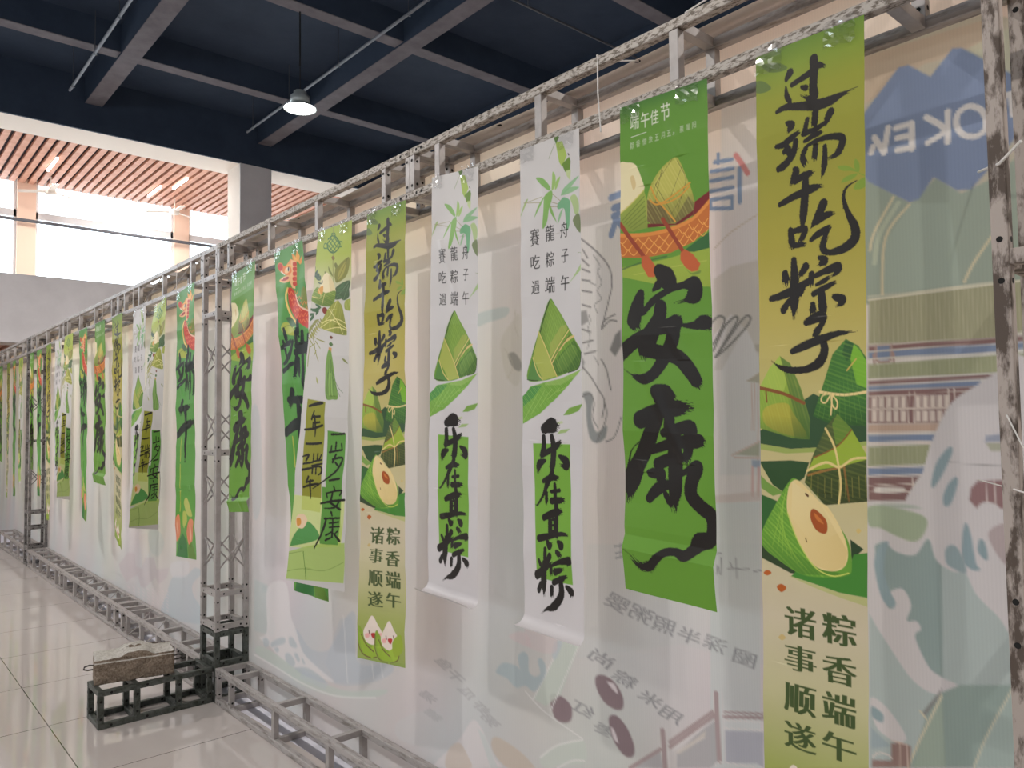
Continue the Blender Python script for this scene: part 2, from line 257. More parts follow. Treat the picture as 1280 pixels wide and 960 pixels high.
# ================================================================== ARTWORK (millimetres on each sheet; widths in tenths)
T1 = [
  ('q','5a7030',80,[-1,15,40,-3,90,-11,80,10,40,13]),
  ('q','5a6c34',100,[17,26,40,26,72,36,94,53,77,57,40,48]),
  ('q','5a6c34',100,[-1,60,24,66,46,88,24,93,-2,85]),
  ('q','748c30',100,[229,316,255,320,285,341,264,333,242,328]),
  ('q','748c30',100,[275,309,285,321,285,339,276,335,272,322]),
  ('q','748c30',100,[238,353,251,343,281,342,268,352,246,355]),
  ('q','748c30',100,[270,374,280,360,304,354,303,372,289,378]),
  ('b','748c30',100,[285,343,20,304,354,19]),
  ('b','1c1714',100,[108,98,96,157,85,118,178,74,125,196,82,83]),
  ('b','1c1714',100,[168,56,168,169,81,168,166,118,160,167,142,189,152,143,106,133,130,64]),
  ('b','1c1714',100,[134,111,60,145,116,110,151,118,51]),
  ('b','1c1714',100,[101,68,153,92,79,96,89,86,22]),
  ('b','1c1714',100,[89,98,35,92,121,105,100,135,96,96,144,105]),
  ('b','1c1714',100,[63,150,80,88,146,114,135,156,145,177,164,188,213,164,164,248,157,88,286,154,16]),
  ('b','1c1714',100,[90,183,53,104,193,165,94,208,52]),
  ('b','1c1714',100,[60,232,80,82,232,114,121,214,129]),
  ('b','1c1714',100,[82,250,88,92,243,123,98,264,131]),
  ('b','1c1714',100,[116,233,108,106,261,130,76,284,141,64,280,67]),
  ('b','1c1714',100,[64,286,111,125,250,34]),
  ('b','1c1714',100,[151,191,85,142,220,119]),
  ('b','1c1714',100,[172,179,126,170,211,126]),
  ('b','1c1714',100,[213,190,147,199,211,115]),
  ('b','1c1714',100,[139,221,107,172,219,84,204,209,82]),
  ('b','1c1714',100,[141,239,64,172,231,109,190,230,58]),
  ('b','1c1714',100,[144,255,94,134,272,107,140,289,149]),
  ('b','1c1714',100,[148,250,59,194,244,91,234,250,121,243,263,137,229,286,130,207,292,66]),
  ('b','1c1714',100,[171,254,105,167,283,126]),
  ('b','1c1714',100,[196,263,83,194,304,124,185,336,17]),
  ('b','1c1714',100,[110,296,78,115,304,151,102,327,122]),
  ('b','1c1714',100,[112,325,108,138,317,128,163,315,93]),
  ('b','1c1714',100,[68,371,98,109,360,130,157,352,152,189,352,58]),
  ('b','1c1714',100,[142,322,128,140,362,162,136,407,162,134,430,86,132,441,17]),
  ('b','1c1714',100,[278,358,16,255,366,40,245,382,64,248,410,72]),
  ('b','1c1714',100,[245,394,65,257,426,101,274,458,154,274,483,172,249,500,156,208,505,94,190,492,133,198,467,142,209,452,104]),
  ('b','1c1714',100,[99,438,110,105,474,160]),
  ('b','1c1714',100,[108,441,100,141,442,127,129,467,128]),
  ('b','1c1714',100,[110,475,100,140,475,98]),
  ('b','1c1714',100,[191,392,171,178,416,163,154,447,24]),
  ('b','1c1714',100,[175,429,125,199,420,123,217,419,94]),
  ('b','1c1714',100,[159,469,77,178,459,125,206,449,123]),
  ('b','1c1714',100,[81,536,132,84,556,182]),
  ('b','1c1714',100,[142,528,147,123,548,99]),
  ('b','1c1714',100,[38,590,104,84,583,152,145,564,127,155,552,39]),
  ('b','1c1714',100,[108,508,110,109,555,189,107,599,209,106,639,100]),
  ('b','1c1714',100,[75,620,142,98,594,100]),
  ('b','1c1714',100,[134,576,98,120,592,124]),
  ('b','1c1714',100,[180,512,67,193,521,162,174,530,29]),
  ('b','1c1714',100,[158,548,126,155,569,126]),
  ('b','1c1714',100,[163,553,77,198,544,123,229,540,168,223,554,75,203,558,24]),
  ('b','1c1714',100,[171,573,58,203,562,104]),
  ('b','1c1714',100,[163,592,106,192,582,105,221,573,75]),
  ('b','1c1714',100,[184,590,143,187,625,172,189,636,95]),
  ('b','1c1714',100,[160,616,106,160,633,165]),
  ('b','1c1714',100,[218,604,94,238,613,167,233,623,65,217,626,19]),
  ('p','c9bd86',0,[-7,896,343,891,340,1497,-18,1579]),
  ('p','2f4a2c',100,[-2,902,159,817,309,881,308,922,192,937,92,943,-3,932]),
  ('p','8d9a50',100,[-3,932,92,943,192,937,308,922,308,930,192,947,78,954,-3,945]),
  ('p','7f9a38',100,[65,727,95,746,125,806,149,875,147,920,99,918,-1,895,-1,807,32,759]),
  ('p','5e7832',100,[95,746,125,806,149,875,147,920,104,864,84,788,65,727]),
  ('q','a09a3a',100,[16,847,80,837,104,864,140,912,79,910,15,885]),
  ('p','96ac48',100,[65,727,84,788,73,810,1,796,32,753]),
  ('h','b0b850',18,[65,727,125,806,149,875,147,920,99,918,-1,895,-1,807],70,9),
  ('g','42602a',70,[80,788,125,806,149,875,147,920,103,918],60),
  ('g','3e5a28',60,[-2,863,149,875,147,920,99,918,-1,895],90),
  ('b','7a4a22',100,[-1,799,84,73,815,80,133,838,78]),
  ('b','7a4a22',100,[20,808,45,22,833,45]),
  ('p','3c6a2c',100,[247,700,213,731,180,813,158,867,199,883,309,891,309,757,280,717]),
  ('p','6ea22c',100,[268,712,286,730,312,772,312,814,274,800,259,744]),
  ('p','2c5228',100,[247,700,268,712,259,744,250,748,238,732]),
  ('h','84b040',22,[247,700,213,731,180,813,158,867,199,883,309,891,309,757,280,717],20,9),
  ('g','204018',70,[159,823,309,826,309,891,199,883,158,867],90),
  ('b','b9a050',100,[250,769,34,274,745,33]),
  ('b','d2bb80',100,[177,814,64,243,822,62,309,816,59]),
  ('b','d2bb80',100,[209,819,40,187,821,41,181,834,41,193,838,40,209,821,40,207,865,40]),
  ('b','d2bb80',100,[209,820,40,224,837,40,221,852,40,211,844,40,207,823,40]),
  ('b','5c8a38',60,[190,808,12,170,873,12]),
  ('b','5c8a38',60,[200,803,12,185,874,12]),
  ('b','5c8a38',60,[210,798,11,201,876,12]),
  ('b','5c8a38',60,[220,793,11,216,877,11]),
  ('b','5c8a38',60,[230,788,11,231,879,11]),
  ('b','5c8a38',60,[240,784,11,246,881,11]),
  ('b','5c8a38',60,[250,779,11,260,882,11]),
  ('b','5c8a38',60,[260,774,11,275,884,11]),
  ('b','5c8a38',60,[270,770,11,289,885,11]),
  ('p','3e4c24',100,[224,863,192,893,153,964,131,1018,171,1052,187,1066,307,1050,308,965,267,911]),
  ('p','8aa030',100,[159,963,224,933,262,898,306,960,236,978,140,992]),
  ('p','5c7a2c',100,[224,863,208,883,220,932,248,916,264,898]),
  ('p','47542a',100,[224,863,192,893,159,961,220,934,210,886]),
  ('b','7e4e22',100,[161,961,35,224,934,34,261,898,33]),
  ('b','8a6230',100,[142,1001,54,191,989,52,236,980,51]),
  ('b','8a6230',100,[242,980,51,253,1052,50]),
  ('b','a8a050',60,[152,1001,18,148,1051,18]),
  ('b','a8a050',60,[171,1003,18,168,1050,18]),
  ('b','a8a050',60,[190,1005,17,188,1049,17]),
  ('b','a8a050',60,[208,1006,17,207,1048,17]),
  ('b','a8a050',60,[227,1008,17,226,1046,17]),
  ('b','a8a050',60,[245,1005,17,244,1045,17]),
  ('b','a8a050',60,[262,1002,17,263,1044,17]),
  ('b','a8a050',60,[280,998,16,281,1043,16]),
  ('b','a8a050',60,[297,995,16,299,1042,16]),
  ('h','8c9444',18,[224,863,192,893,153,964,131,1018,187,1066,307,1050,308,965,267,911],15,10),
  ('g','2c3018',60,[136,1007,308,965,307,1050,187,1066],90),
  ('b','cdb878',100,[192,896,58,214,932,57,226,973,57,232,1018,57,226,1059,57]),
  ('b','cdb878',100,[140,991,60,192,971,58,229,980,57,266,961,55,308,958,54]),
  ('p','2c4826',100,[-4,974,92,969,146,972,131,1007,70,1045,35,1027]),
  ('p','5f8a34',90,[-4,1004,21,1023,70,1045,35,1054,-4,1035]),
  ('p','2e5a2a',100,[-5,1051,63,1069,0,1172,-6,1140]),
  ('p','2c3d22',100,[-4,1170,0,1202,89,1227,176,1229,221,1217,123,1181]),
  ('p','263c20',100,[256,1135,290,1153,259,1180]),
  ('p','3f7a2c',100,[90,1234,156,1242,228,1253,304,1255,304,1183,128,1202]),
  ('p','3f7a2c',100,[246,1212,265,1167,307,1158,306,1244,258,1240,176,1230]),
  ('q','5f9030',100,[84,1020,41,1076,1,1139,4,1175,54,1202,123,1226,195,1224,246,1214,260,1197,247,1133,178,1067,112,1013]),
  ('b','8ab040',70,[77,1036,19,33,1169,19]),
  ('b','8ab040',70,[71,1050,19,49,1176,19]),
  ('b','8ab040',70,[64,1064,19,64,1182,19]),
  ('b','8ab040',70,[58,1078,19,79,1189,18]),
  ('b','8ab040',70,[51,1092,19,95,1195,18]),
  ('b','8ab040',70,[45,1106,19,110,1201,18]),
  ('b','8ab040',70,[38,1120,19,124,1208,18]),
  ('b','8ab040',70,[31,1134,19,139,1214,18]),
  ('h','96bc4c',35,[84,1020,41,1076,1,1139,4,1175,54,1202,123,1226,195,1224,157,1204,107,1151],35,9),
  ('g','3c6a22',60,[1,1139,4,1175,54,1202,123,1226,246,1214,157,1199,89,1174],90),
  ('q','d2bc84',100,[95,1017,119,1017,171,1058,198,1071,234,1119,250,1163,241,1195,208,1209,157,1201,110,1151,79,1090,81,1041]),
  ('g','b89c5c',40,[95,1017,171,1058,250,1163,241,1195,208,1209,157,1201,110,1151,79,1090],0),
  ('g','e0d0a0',50,[95,1017,171,1058,234,1119,157,1157,90,1100],270),
  ('b','b8c05c',100,[79,1090,31,110,1151,30,157,1203,30,208,1219,29,252,1208,28]),
  ('q','96481c',100,[148,1081,161,1077,190,1097,195,1118,187,1129,164,1123,148,1101]),
  ('q','b86a30',100,[158,1085,177,1098,184,1108,164,1099]),
  ('b','5a3a20',100,[134,1044,54,140,1048,54]),
  ('b','5a3a20',100,[133,1144,30,136,1151,30]),
  ('q','a8551e',100,[5,1236,17,1228,30,1233,17,1241]),
  ('q','a8551e',100,[46,1264,60,1255,76,1262,60,1274]),
  ('q','c0a868',100,[271,1115,277,1110,284,1114,277,1121]),
  ('b','1c1714',100,[141,655,117,176,645,192,194,651,66,170,679,144,165,692,126]),
  ('b','1c1714',100,[102,718,110,143,706,156,191,694,133,232,686,93,277,686,18]),
  ('b','1c1714',100,[186,693,114,191,724,162,175,749,173,137,762,118,87,760,111,53,747,51,33,733,16]),
  ('p','a5a868',80,[90,1234,156,1242,228,1253,304,1255,303,1274,228,1263,150,1249,84,1234]),
  ('q','b8a06a',100,[48,1380,59,1371,70,1377,59,1385]),
  ('t','3c4c26',100,'诸',71,1302,158,1370,3,0,0),
  ('t','3c4c26',100,'事',69,1389,157,1447,3,0,0),
  ('t','3c4c26',100,'顺',68,1476,156,1541,3,0,0),
  ('t','3c4c26',100,'遂',67,1562,155,1623,3,0,0),
  ('t','3c4c26',100,'粽',181,1300,267,1368,3,0,0),
  ('t','3c4c26',100,'香',180,1392,266,1453,3,0,0),
  ('t','3c4c26',100,'端',179,1473,265,1540,3,0,0),
  ('t','3c4c26',100,'午',178,1559,265,1617,3,0,0),
  ('q','7f9a30',100,[8,1706,-4,1768,25,1819,87,1827,103,1777,49,1740]),
  ('q','ecdcd0',100,[91,1660,127,1691,156,1723,147,1761,99,1777,53,1767,38,1732,62,1695]),
  ('q','93ac38',100,[153,1739,167,1780,138,1821,78,1829,89,1789,120,1764]),
  ('q','8aa434',100,[13,1733,47,1773,103,1798,121,1824,69,1827,26,1797]),
  ('b','5a3a28',100,[74,1722,57,77,1735,57]),
  ('b','5a3a28',100,[124,1717,56,128,1729,56]),
  ('q','a82c2a',100,[88,1731,116,1728,112,1744,102,1751,90,1744]),
  ('q','e0a09c',90,[49,1738,74,1733,74,1748,53,1753]),
  ('q','e0a09c',90,[129,1729,153,1724,150,1741,130,1744]),
  ('b','6a5a34',100,[1,1723,59,3,1778,58,34,1818,57,87,1830,56]),
  ('b','6a5a34',100,[24,1743,58,54,1779,57,103,1803,56]),
  ('b','6a5a34',100,[167,1759,54,155,1808,55,104,1828,56]),
  ('q','7f9a30',100,[119,1716,106,1777,133,1827,191,1835,207,1785,157,1749]),
  ('q','ecdcd0',100,[197,1671,230,1701,258,1732,249,1769,204,1786,161,1775,147,1742,170,1705]),
  ('q','93ac38',100,[255,1748,268,1788,239,1828,183,1836,194,1797,223,1773]),
  ('q','8aa434',100,[123,1742,154,1781,207,1806,224,1831,175,1834,134,1805]),
  ('b','5a3a28',100,[180,1732,54,183,1744,54]),
  ('b','5a3a28',100,[227,1726,53,231,1738,53]),
  ('q','a82c2a',100,[193,1741,219,1738,216,1753,207,1760,195,1753]),
  ('q','e0a09c',90,[157,1747,180,1742,180,1757,160,1761]),
  ('q','e0a09c',90,[232,1738,255,1733,252,1750,233,1753]),
  ('b','6a5a34',100,[112,1733,56,113,1786,56,141,1826,55,191,1837,54]),
  ('b','6a5a34',100,[133,1752,55,161,1787,54,207,1810,53]),
  ('b','6a5a34',100,[268,1767,52,255,1815,52,208,1835,53]),
  ('q','8ca034',100,[220,1752,275,1715,286,1775,236,1807]),
  ('p','7f9448',60,[-2,1834,299,1825,299,1855,-1,1861]),
]
T2 = [
  ('t','d8d8c8',85,'端',38,27,70,74,0,0,0),
  ('t','d8d8c8',85,'午',77,34,107,78,0,0,0),
  ('t','d8d8c8',85,'佳',112,37,140,77,0,0,0),
  ('t','d8d8c8',85,'节',148,28,179,75,0,0,0),
  ('b','d8d8c8',80,[42,94,18,96,92,17]),
  ('t','d8d8c8',52,'粽',38,109,52,128,0,0,0),
  ('t','d8d8c8',52,'香',60,108,74,127,0,0,0),
  ('t','d8d8c8',52,'情',83,108,97,126,0,0,0),
  ('t','d8d8c8',52,'浓',105,107,118,125,0,0,0),
  ('t','d8d8c8',52,'五',127,106,140,124,0,0,0),
  ('t','d8d8c8',52,'月',148,106,161,123,0,0,0),
  ('t','d8d8c8',52,'五',169,105,182,122,0,0,0),
  ('t','d8d8c8',55,'，',188,114,193,121,0,0,0),
  ('t','d8d8c8',52,'聚',211,103,223,121,0,0,0),
  ('t','d8d8c8',52,'端',231,103,243,120,0,0,0),
  ('t','d8d8c8',52,'阳',251,102,263,119,0,0,0),
  ('p','8a9c38',100,[-10,457,158,449,301,434,298,536,156,521,-11,481]),
  ('p','2f5c2e',100,[215,435,252,418,301,397,300,438,250,442]),
  ('b','3e6030',80,[-9,463,50,67,450,48,158,442,46]),
  ('b','a8ac4c',70,[10,483,28,157,474,26,290,469,24]),
  ('q','d0c49c',100,[-8,169,29,163,58,177,79,217,85,251,38,288,-11,308]),
  ('q','b89a60',60,[36,208,48,204,57,231,47,244]),
  ('p','8c9a40',100,[85,251,97,286,96,357,45,361,-8,347,-8,306,38,283]),
  ('b','5a6a28',100,[86,269,21,5,326,21]),
  ('b','5a6a28',100,[87,282,21,13,332,21]),
  ('b','5a6a28',100,[88,296,21,21,338,21]),
  ('b','5a6a28',100,[90,309,21,29,344,21]),
  ('b','5a6a28',100,[91,323,20,37,350,21]),
  ('b','5a6a28',100,[92,336,20,45,356,21]),
  ('g','66722c',60,[85,251,96,357,45,361,-8,347,-8,306],90),
  ('b','c0b464',100,[85,251,34,38,283,35,-8,307,36]),
  ('q','9c9c44',100,[192,182,210,201,230,245,247,288,252,340,196,363,122,357,95,333,97,274,114,235,148,200]),
  ('p','6a5c34',100,[96,280,135,295,189,353,122,358,95,339]),
  ('p','74703a',100,[249,312,252,343,203,364,182,352,233,292]),
  ('p','b0aa54',70,[192,186,213,213,233,257,146,294,117,242,152,204]),
  ('b','5c5a2c',100,[148,200,17,124,290,17]),
  ('b','5c5a2c',100,[182,184,16,125,243,17]),
  ('b','5c5a2c',100,[199,193,16,226,262,16,160,349,16]),
  ('b','5c5a2c',100,[213,213,16,168,298,16]),
  ('b','5c5a2c',100,[230,245,16,196,326,16]),
  ('b','5c5a2c',100,[125,243,17,189,348,16]),
  ('b','5c5a2c',100,[152,207,17,113,265,17]),
  ('h','c0b868',35,[192,182,230,245,252,340,196,363,122,357,95,333,97,274,148,200],60,9),
  ('g','5c5028',65,[96,262,253,290,252,340,196,363,122,357,95,333],90),
  ('b','c08a34',100,[109,246,47,139,296,47,197,291,45,239,267,44]),
  ('b','c08a34',100,[139,296,47,189,353,45]),
  ('b','c08a34',100,[105,281,48,139,298,47,240,259,44]),
  ('p','641c1c',100,[304,290,253,311,247,346,196,363,96,357,96,346,189,359,245,334]),
  ('p','6e1e1c',100,[304,290,253,312,247,348,303,321]),
  ('p','b0622a',100,[-9,362,84,372,167,369,245,352,303,310,302,388,251,415,173,434,83,438,-10,427]),
  ('b','c87e38',100,[-9,365,115,84,375,110,167,372,105,246,355,100,303,315,97]),
  ('b','d89a4a',100,[-10,374,25,8,391,25,27,376,25]),
  ('b','d89a4a',100,[27,378,25,45,395,24,63,381,24]),
  ('b','d89a4a',100,[63,382,24,81,399,24,99,385,24]),
  ('b','d89a4a',100,[99,384,24,116,400,24,134,386,23]),
  ('b','d89a4a',100,[134,383,23,151,399,23,168,385,23]),
  ('b','d89a4a',100,[168,380,23,184,396,23,201,382,22]),
  ('b','d89a4a',100,[201,375,22,217,391,22,233,377,22]),
  ('b','d89a4a',100,[234,368,22,249,384,22,265,371,22]),
  ('b','d89a4a',100,[265,359,22,281,375,21,296,362,21]),
  ('b','d89a4a',100,[8,393,25,26,410,25,45,395,24]),
  ('b','d89a4a',100,[45,397,24,63,414,24,81,399,24]),
  ('b','d89a4a',100,[81,399,24,98,416,24,116,401,24]),
  ('b','d89a4a',100,[116,400,24,133,416,23,151,402,23]),
  ('b','d89a4a',100,[151,398,23,167,414,23,184,400,23]),
  ('b','d89a4a',100,[184,393,23,200,409,22,217,395,22]),
  ('b','d89a4a',100,[217,387,22,233,403,22,249,389,22]),
  ('b','d89a4a',100,[249,379,22,265,395,22,280,381,21]),
  ('b','d89a4a',100,[281,369,21,296,384,21,311,371,21]),
  ('b','d89a4a',100,[-11,407,25,7,424,25,26,409,25]),
  ('b','d89a4a',100,[26,410,25,44,427,24,63,413,24]),
  ('b','d89a4a',100,[63,414,24,80,431,24,98,416,24]),
  ('b','d89a4a',100,[98,415,24,116,431,24,133,417,23]),
  ('b','d89a4a',100,[133,414,23,150,430,23,167,416,23]),
  ('b','d89a4a',100,[200,405,22,216,421,22,233,407,22]),
  ('b','d89a4a',100,[233,398,22,248,414,22,264,400,22]),
  ('b','d89a4a',100,[265,389,22,280,405,21,296,391,21]),
  ('b','8a3a22',100,[1,335,129,83,439,123]),
  ('b','8a3a22',100,[147,341,119,212,434,115]),
  ('p','b0552c',100,[71,432,92,432,124,471,116,495,93,492,69,457]),
  ('p','b0552c',100,[204,457,205,439,220,431,246,447,270,475,262,492,242,493,221,479]),
  ('q','55702e',70,[225,485,242,496,270,492,266,500,242,500]),
  ('p','8a9c38',100,[-9,467,135,507,305,523,304,537,135,518,-10,480]),
  ('b','1c1714',100,[129,476,236,155,499,407,168,516,346,161,525,174]),
  ('b','1c1714',100,[128,518,200,105,535,18]),
  ('b','1c1714',100,[67,536,183,56,570,337,45,606,369,59,631,183]),
  ('b','1c1714',100,[77,589,133,114,558,154,167,534,127,218,525,146,248,528,330,248,553,330,217,565,112,179,570,23]),
  ('b','1c1714',100,[137,578,293,130,611,323,95,661,418,78,692,301,78,713,151]),
  ('b','1c1714',100,[-11,702,316,51,665,282,113,641,213,184,624,342,194,614,170]),
  ('b','1c1714',100,[203,630,45,246,632,154,270,626,271,301,630,319]),
  ('b','1c1714',100,[181,624,285,174,669,315,144,714,290,110,755,236,76,771,211,35,760,92,-3,738,19]),
  ('b','1c1714',100,[91,692,299,138,701,291,189,713,311,225,746,305,249,776,273,260,790,98]),
  ('b','1c1714',100,[116,802,235,142,817,464,167,836,343]),
  ('b','1c1714',100,[64,881,362,115,858,294,173,849,313,223,843,249]),
  ('b','1c1714',100,[128,858,292,104,905,325,80,953,359]),
  ('b','1c1714',100,[140,914,174,222,895,276,227,919,275]),
  ('b','1c1714',100,[160,877,229,159,923,315]),
  ('b','1c1714',100,[99,914,339,63,981,346,26,1044,448,14,1106,154]),
  ('b','1c1714',100,[91,965,155,160,942,209,244,929,284,269,933,134]),
  ('b','1c1714',100,[118,998,244,166,979,237,218,975,173]),
  ('b','1c1714',100,[226,907,287,214,985,173]),
  ('b','1c1714',100,[174,910,326,176,988,354,176,1056,324,173,1111,165]),
  ('b','1c1714',100,[90,1025,155,125,1024,273,124,1051,182]),
  ('b','1c1714',100,[89,1092,185,117,1065,243,165,1042,178]),
  ('b','1c1714',100,[144,1075,120,163,1099,178]),
  ('b','1c1714',100,[184,1027,82,224,1002,138,246,998,283,229,1035,286,228,1071,286,259,1098,280,286,1115,276,291,1149,275,281,1175,276,251,1185,337,231,1208,227,206,1227,202,180,1221,146,147,1227,149,120,1247,181,92,1273,245,57,1274,187,29,1251,95,4,1239,64]),
  ('b','1c1714',100,[64,937,19,27,967,26,12,1012,65]),
]
T3 = [
  ('p','93a850',100,[185,16,218,20,241,69,217,100,203,82]),
  ('p','5c7a2c',100,[216,91,251,75,258,90,254,116,231,118]),
  ('p','a8b878',80,[234,114,258,115,254,148,238,131]),
  ('p','48642a',100,[173,-5,199,-7,203,6,188,23]),
  ('b','7a8a58',100,[181,21,24,151,60,24]),
  ('b','3a3a2a',100,[246,65,41,250,70,41]),
  ('q','6a9a40',90,[84,107,123,117,159,150,152,160,111,133]),
  ('q','84a850',90,[171,105,185,122,183,151,167,163,168,133]),
  ('q','84a850',90,[208,127,193,157,182,162,188,137]),
  ('q','6a9a3c',90,[164,162,171,181,157,219,139,260,118,272,128,214,134,175]),
  ('q','6a9a3c',90,[134,177,104,210,79,233,98,202,119,183]),
  ('q','6a9a3c',90,[161,205,186,257,189,265,163,231]),
  ('q','7aa476',90,[210,185,228,163,295,141,261,166,222,184]),
  ('q','7aa476',90,[216,186,244,168,297,176,266,185]),
  ('q','5a9668',90,[227,194,255,211,252,250,248,285,234,294,227,231,198,226,193,214,210,199]),
  ('q','7aa476',90,[221,227,198,266,195,258,204,238]),
  ('q','98ac72',90,[255,200,277,194,295,218,294,250,277,254,266,224]),
  ('q','5c6a38',90,[265,271,296,255,298,312]),
  ('q','8aa060',90,[40,169,-2,219,24,173]),
  ('b','8a8458',100,[170,174,19,207,201,19]),
  ('b','8a8458',100,[17,175,20,110,191,19]),
  ('b','8a8458',100,[36,176,20,122,174,19]),
  ('b','8a8458',100,[167,199,19,198,210,19]),
  ('b','8a8458',100,[163,213,19,198,217,19]),
  ('t','1c1714',100,'賽',56,268,101,322,1,0,0),
  ('t','1c1714',100,'龍',133,267,175,317,1,0,0),
  ('t','1c1714',100,'舟',205,268,242,317,1,0,0),
  ('t','1c1714',100,'吃',55,351,101,395,1,0,0),
  ('t','1c1714',100,'粽',131,350,173,397,1,0,0),
  ('t','1c1714',100,'子',209,351,241,392,1,0,0),
  ('t','1c1714',100,'過',57,431,101,474,1,0,0),
  ('t','1c1714',100,'端',130,428,177,477,1,0,0),
  ('t','1c1714',100,'午',206,430,245,477,1,0,0),
  ('p','8aa860',80,[299,404,260,443,242,458,299,423]),
  ('b','7a8a58',100,[285,369,12,300,371,12]),
  ('q','62882e',100,[152,496,111,555,93,591,54,663,29,740,119,746,191,735,239,723,286,711,297,665,274,630,235,581,180,520]),
  ('p','708f38',100,[152,497,115,568,100,594,156,681,238,588,180,521]),
  ('p','979a48',70,[228,580,204,583,146,636,153,676,238,592]),
  ('p','486c28',100,[156,698,268,626,297,665,286,709,212,727,183,732]),
  ('q','6a8c3c',60,[192,686,254,642,280,664,240,705,198,721]),
  ('h','8aa84a',35,[152,496,93,591,54,663,119,746,191,735,286,711,297,665,274,630,235,581,180,520],55,10),
  ('g','3c5a22',50,[152,496,111,555,93,591,54,663,99,674,144,579],180),
  ('g','35561f',60,[297,665,274,630,192,686,183,732,239,723,286,711],60),
  ('b','2c3a1e',100,[153,498,40,122,547,41,100,594,41]),
  ('b','2c3a1e',100,[29,740,36,60,744,36,90,744,35]),
  ('b','2c3a1e',100,[297,665,32,286,710,32,239,723,33]),
  ('p','98a04a',100,[93,592,185,733,120,745,58,673]),
  ('p','4f7a38',100,[58,673,29,740,114,745,76,713]),
  ('b','bcae66',100,[92,594,47,187,734,45]),
  ('b','bcae66',100,[59,673,48,83,718,47,116,742,47]),
  ('b','c8b070',100,[153,685,40,192,643,40,246,595,39]),
  ('b','c8b070',100,[160,695,40,206,644,39,268,616,38,237,624,39,199,656,39]),
  ('b','5a4a22',100,[158,690,23,203,646,23,255,606,22]),
  ('b','8ea84c',60,[162,528,14,125,604,15]),
  ('b','8ea84c',60,[169,539,14,134,613,15]),
  ('b','8ea84c',60,[176,551,14,142,621,14]),
  ('b','8ea84c',60,[183,562,14,151,630,14]),
  ('b','8ea84c',60,[190,573,14,159,638,14]),
  ('b','8ea84c',60,[197,585,14,168,646,14]),
  ('b','8ea84c',60,[203,596,14,176,654,14]),
  ('p','6a9638',100,[-1,798,45,763,134,750,205,741,298,715,239,761,169,807,96,848,1,881]),
  ('p','43803c',100,[0,794,53,762,112,760,60,798,2,826]),
  ('p','8aa858',70,[134,750,205,741,298,715,279,732,204,760,127,760]),
  ('h','8cb45c',40,[-1,798,45,763,205,741,298,715,169,807,1,881],40,7),
  ('b','9ab860',60,[90,781,24,5,871,25]),
  ('b','9ab860',60,[126,776,23,51,848,24]),
  ('b','9ab860',60,[162,772,23,96,825,24]),
  ('b','9ab860',60,[197,769,23,140,803,23]),
  ('b','9ab860',60,[232,765,22,183,781,23]),
  ('p','6f9440',100,[210,851,238,829,305,815,284,837,241,849]),
  ('p','8aa45c',90,[180,908,202,894,245,890,223,902]),
  ('p','a8b480',80,[182,872,206,867,210,874,185,879]),
  ('p','6c9a38',100,[61,940,243,936,245,1133,249,1348,68,1352,63,1150]),
  ('b','1c1714',100,[114,894,204,153,882,344,182,885,226]),
  ('b','1c1714',100,[124,898,87,121,911,17]),
  ('b','1c1714',100,[113,918,128,113,953,175,105,975,205]),
  ('b','1c1714',100,[105,973,146,152,956,143,195,934,169]),
  ('b','1c1714',100,[153,916,138,163,951,200,159,1003,200,144,1008,80]),
  ('b','1c1714',100,[123,990,58,94,1002,206,82,1025,142]),
  ('b','1c1714',100,[191,973,68,222,987,222,225,1001,194,197,999,67]),
  ('b','1c1714',100,[111,1054,105,151,1040,149,183,1040,135]),
  ('b','1c1714',100,[158,1022,137,129,1065,150,107,1098,82,77,1129,47,62,1128,18]),
  ('b','1c1714',100,[125,1083,104,125,1118,127]),
  ('b','1c1714',100,[150,1083,80,189,1076,90]),
  ('b','1c1714',100,[168,1060,102,168,1108,125]),
  ('b','1c1714',100,[150,1111,149,206,1104,145]),
  ('b','1c1714',100,[110,1165,146,157,1147,171,195,1139,168]),
  ('b','1c1714',100,[139,1151,115,138,1221,138]),
  ('b','1c1714',100,[172,1124,147,173,1216,136]),
  ('b','1c1714',100,[138,1171,58,170,1163,57]),
  ('b','1c1714',100,[138,1187,57,170,1181,57]),
  ('b','1c1714',100,[138,1205,80,170,1200,79]),
  ('b','1c1714',100,[83,1231,165,134,1219,150,184,1207,101,225,1204,121]),
  ('b','1c1714',100,[155,1141,91,155,1165,91]),
  ('b','1c1714',100,[145,1177,92,145,1215,92]),
  ('b','1c1714',100,[163,1173,91,163,1213,91]),
  ('b','1c1714',100,[127,1237,116,137,1248,172,152,1236,46]),
  ('b','1c1714',100,[180,1230,79,197,1239,201,204,1244,67]),
  ('b','1c1714',100,[115,1260,116,115,1303,151]),
  ('b','1c1714',100,[82,1299,94,93,1315,129]),
  ('b','1c1714',100,[140,1278,161,118,1307,116]),
  ('b','1c1714',100,[70,1345,207,111,1321,163,154,1293,68]),
  ('b','1c1714',100,[111,1304,163,107,1356,233,111,1401,70]),
  ('b','1c1714',100,[80,1389,147,96,1362,140]),
  ('b','1c1714',100,[147,1307,114,147,1329,143]),
  ('b','1c1714',100,[176,1261,113,193,1269,168]),
  ('b','1c1714',100,[154,1304,80,189,1289,112,234,1280,198,227,1294,77]),
  ('b','1c1714',100,[168,1321,170,210,1307,67]),
  ('b','1c1714',100,[160,1354,136,220,1328,122]),
  ('b','1c1714',100,[192,1339,145,195,1385,190,159,1425,193,123,1440,81,90,1459,18]),
  ('b','1c1714',100,[150,1371,137,149,1395,125]),
  ('b','1c1714',100,[219,1358,88,240,1369,186,243,1381,98]),
]
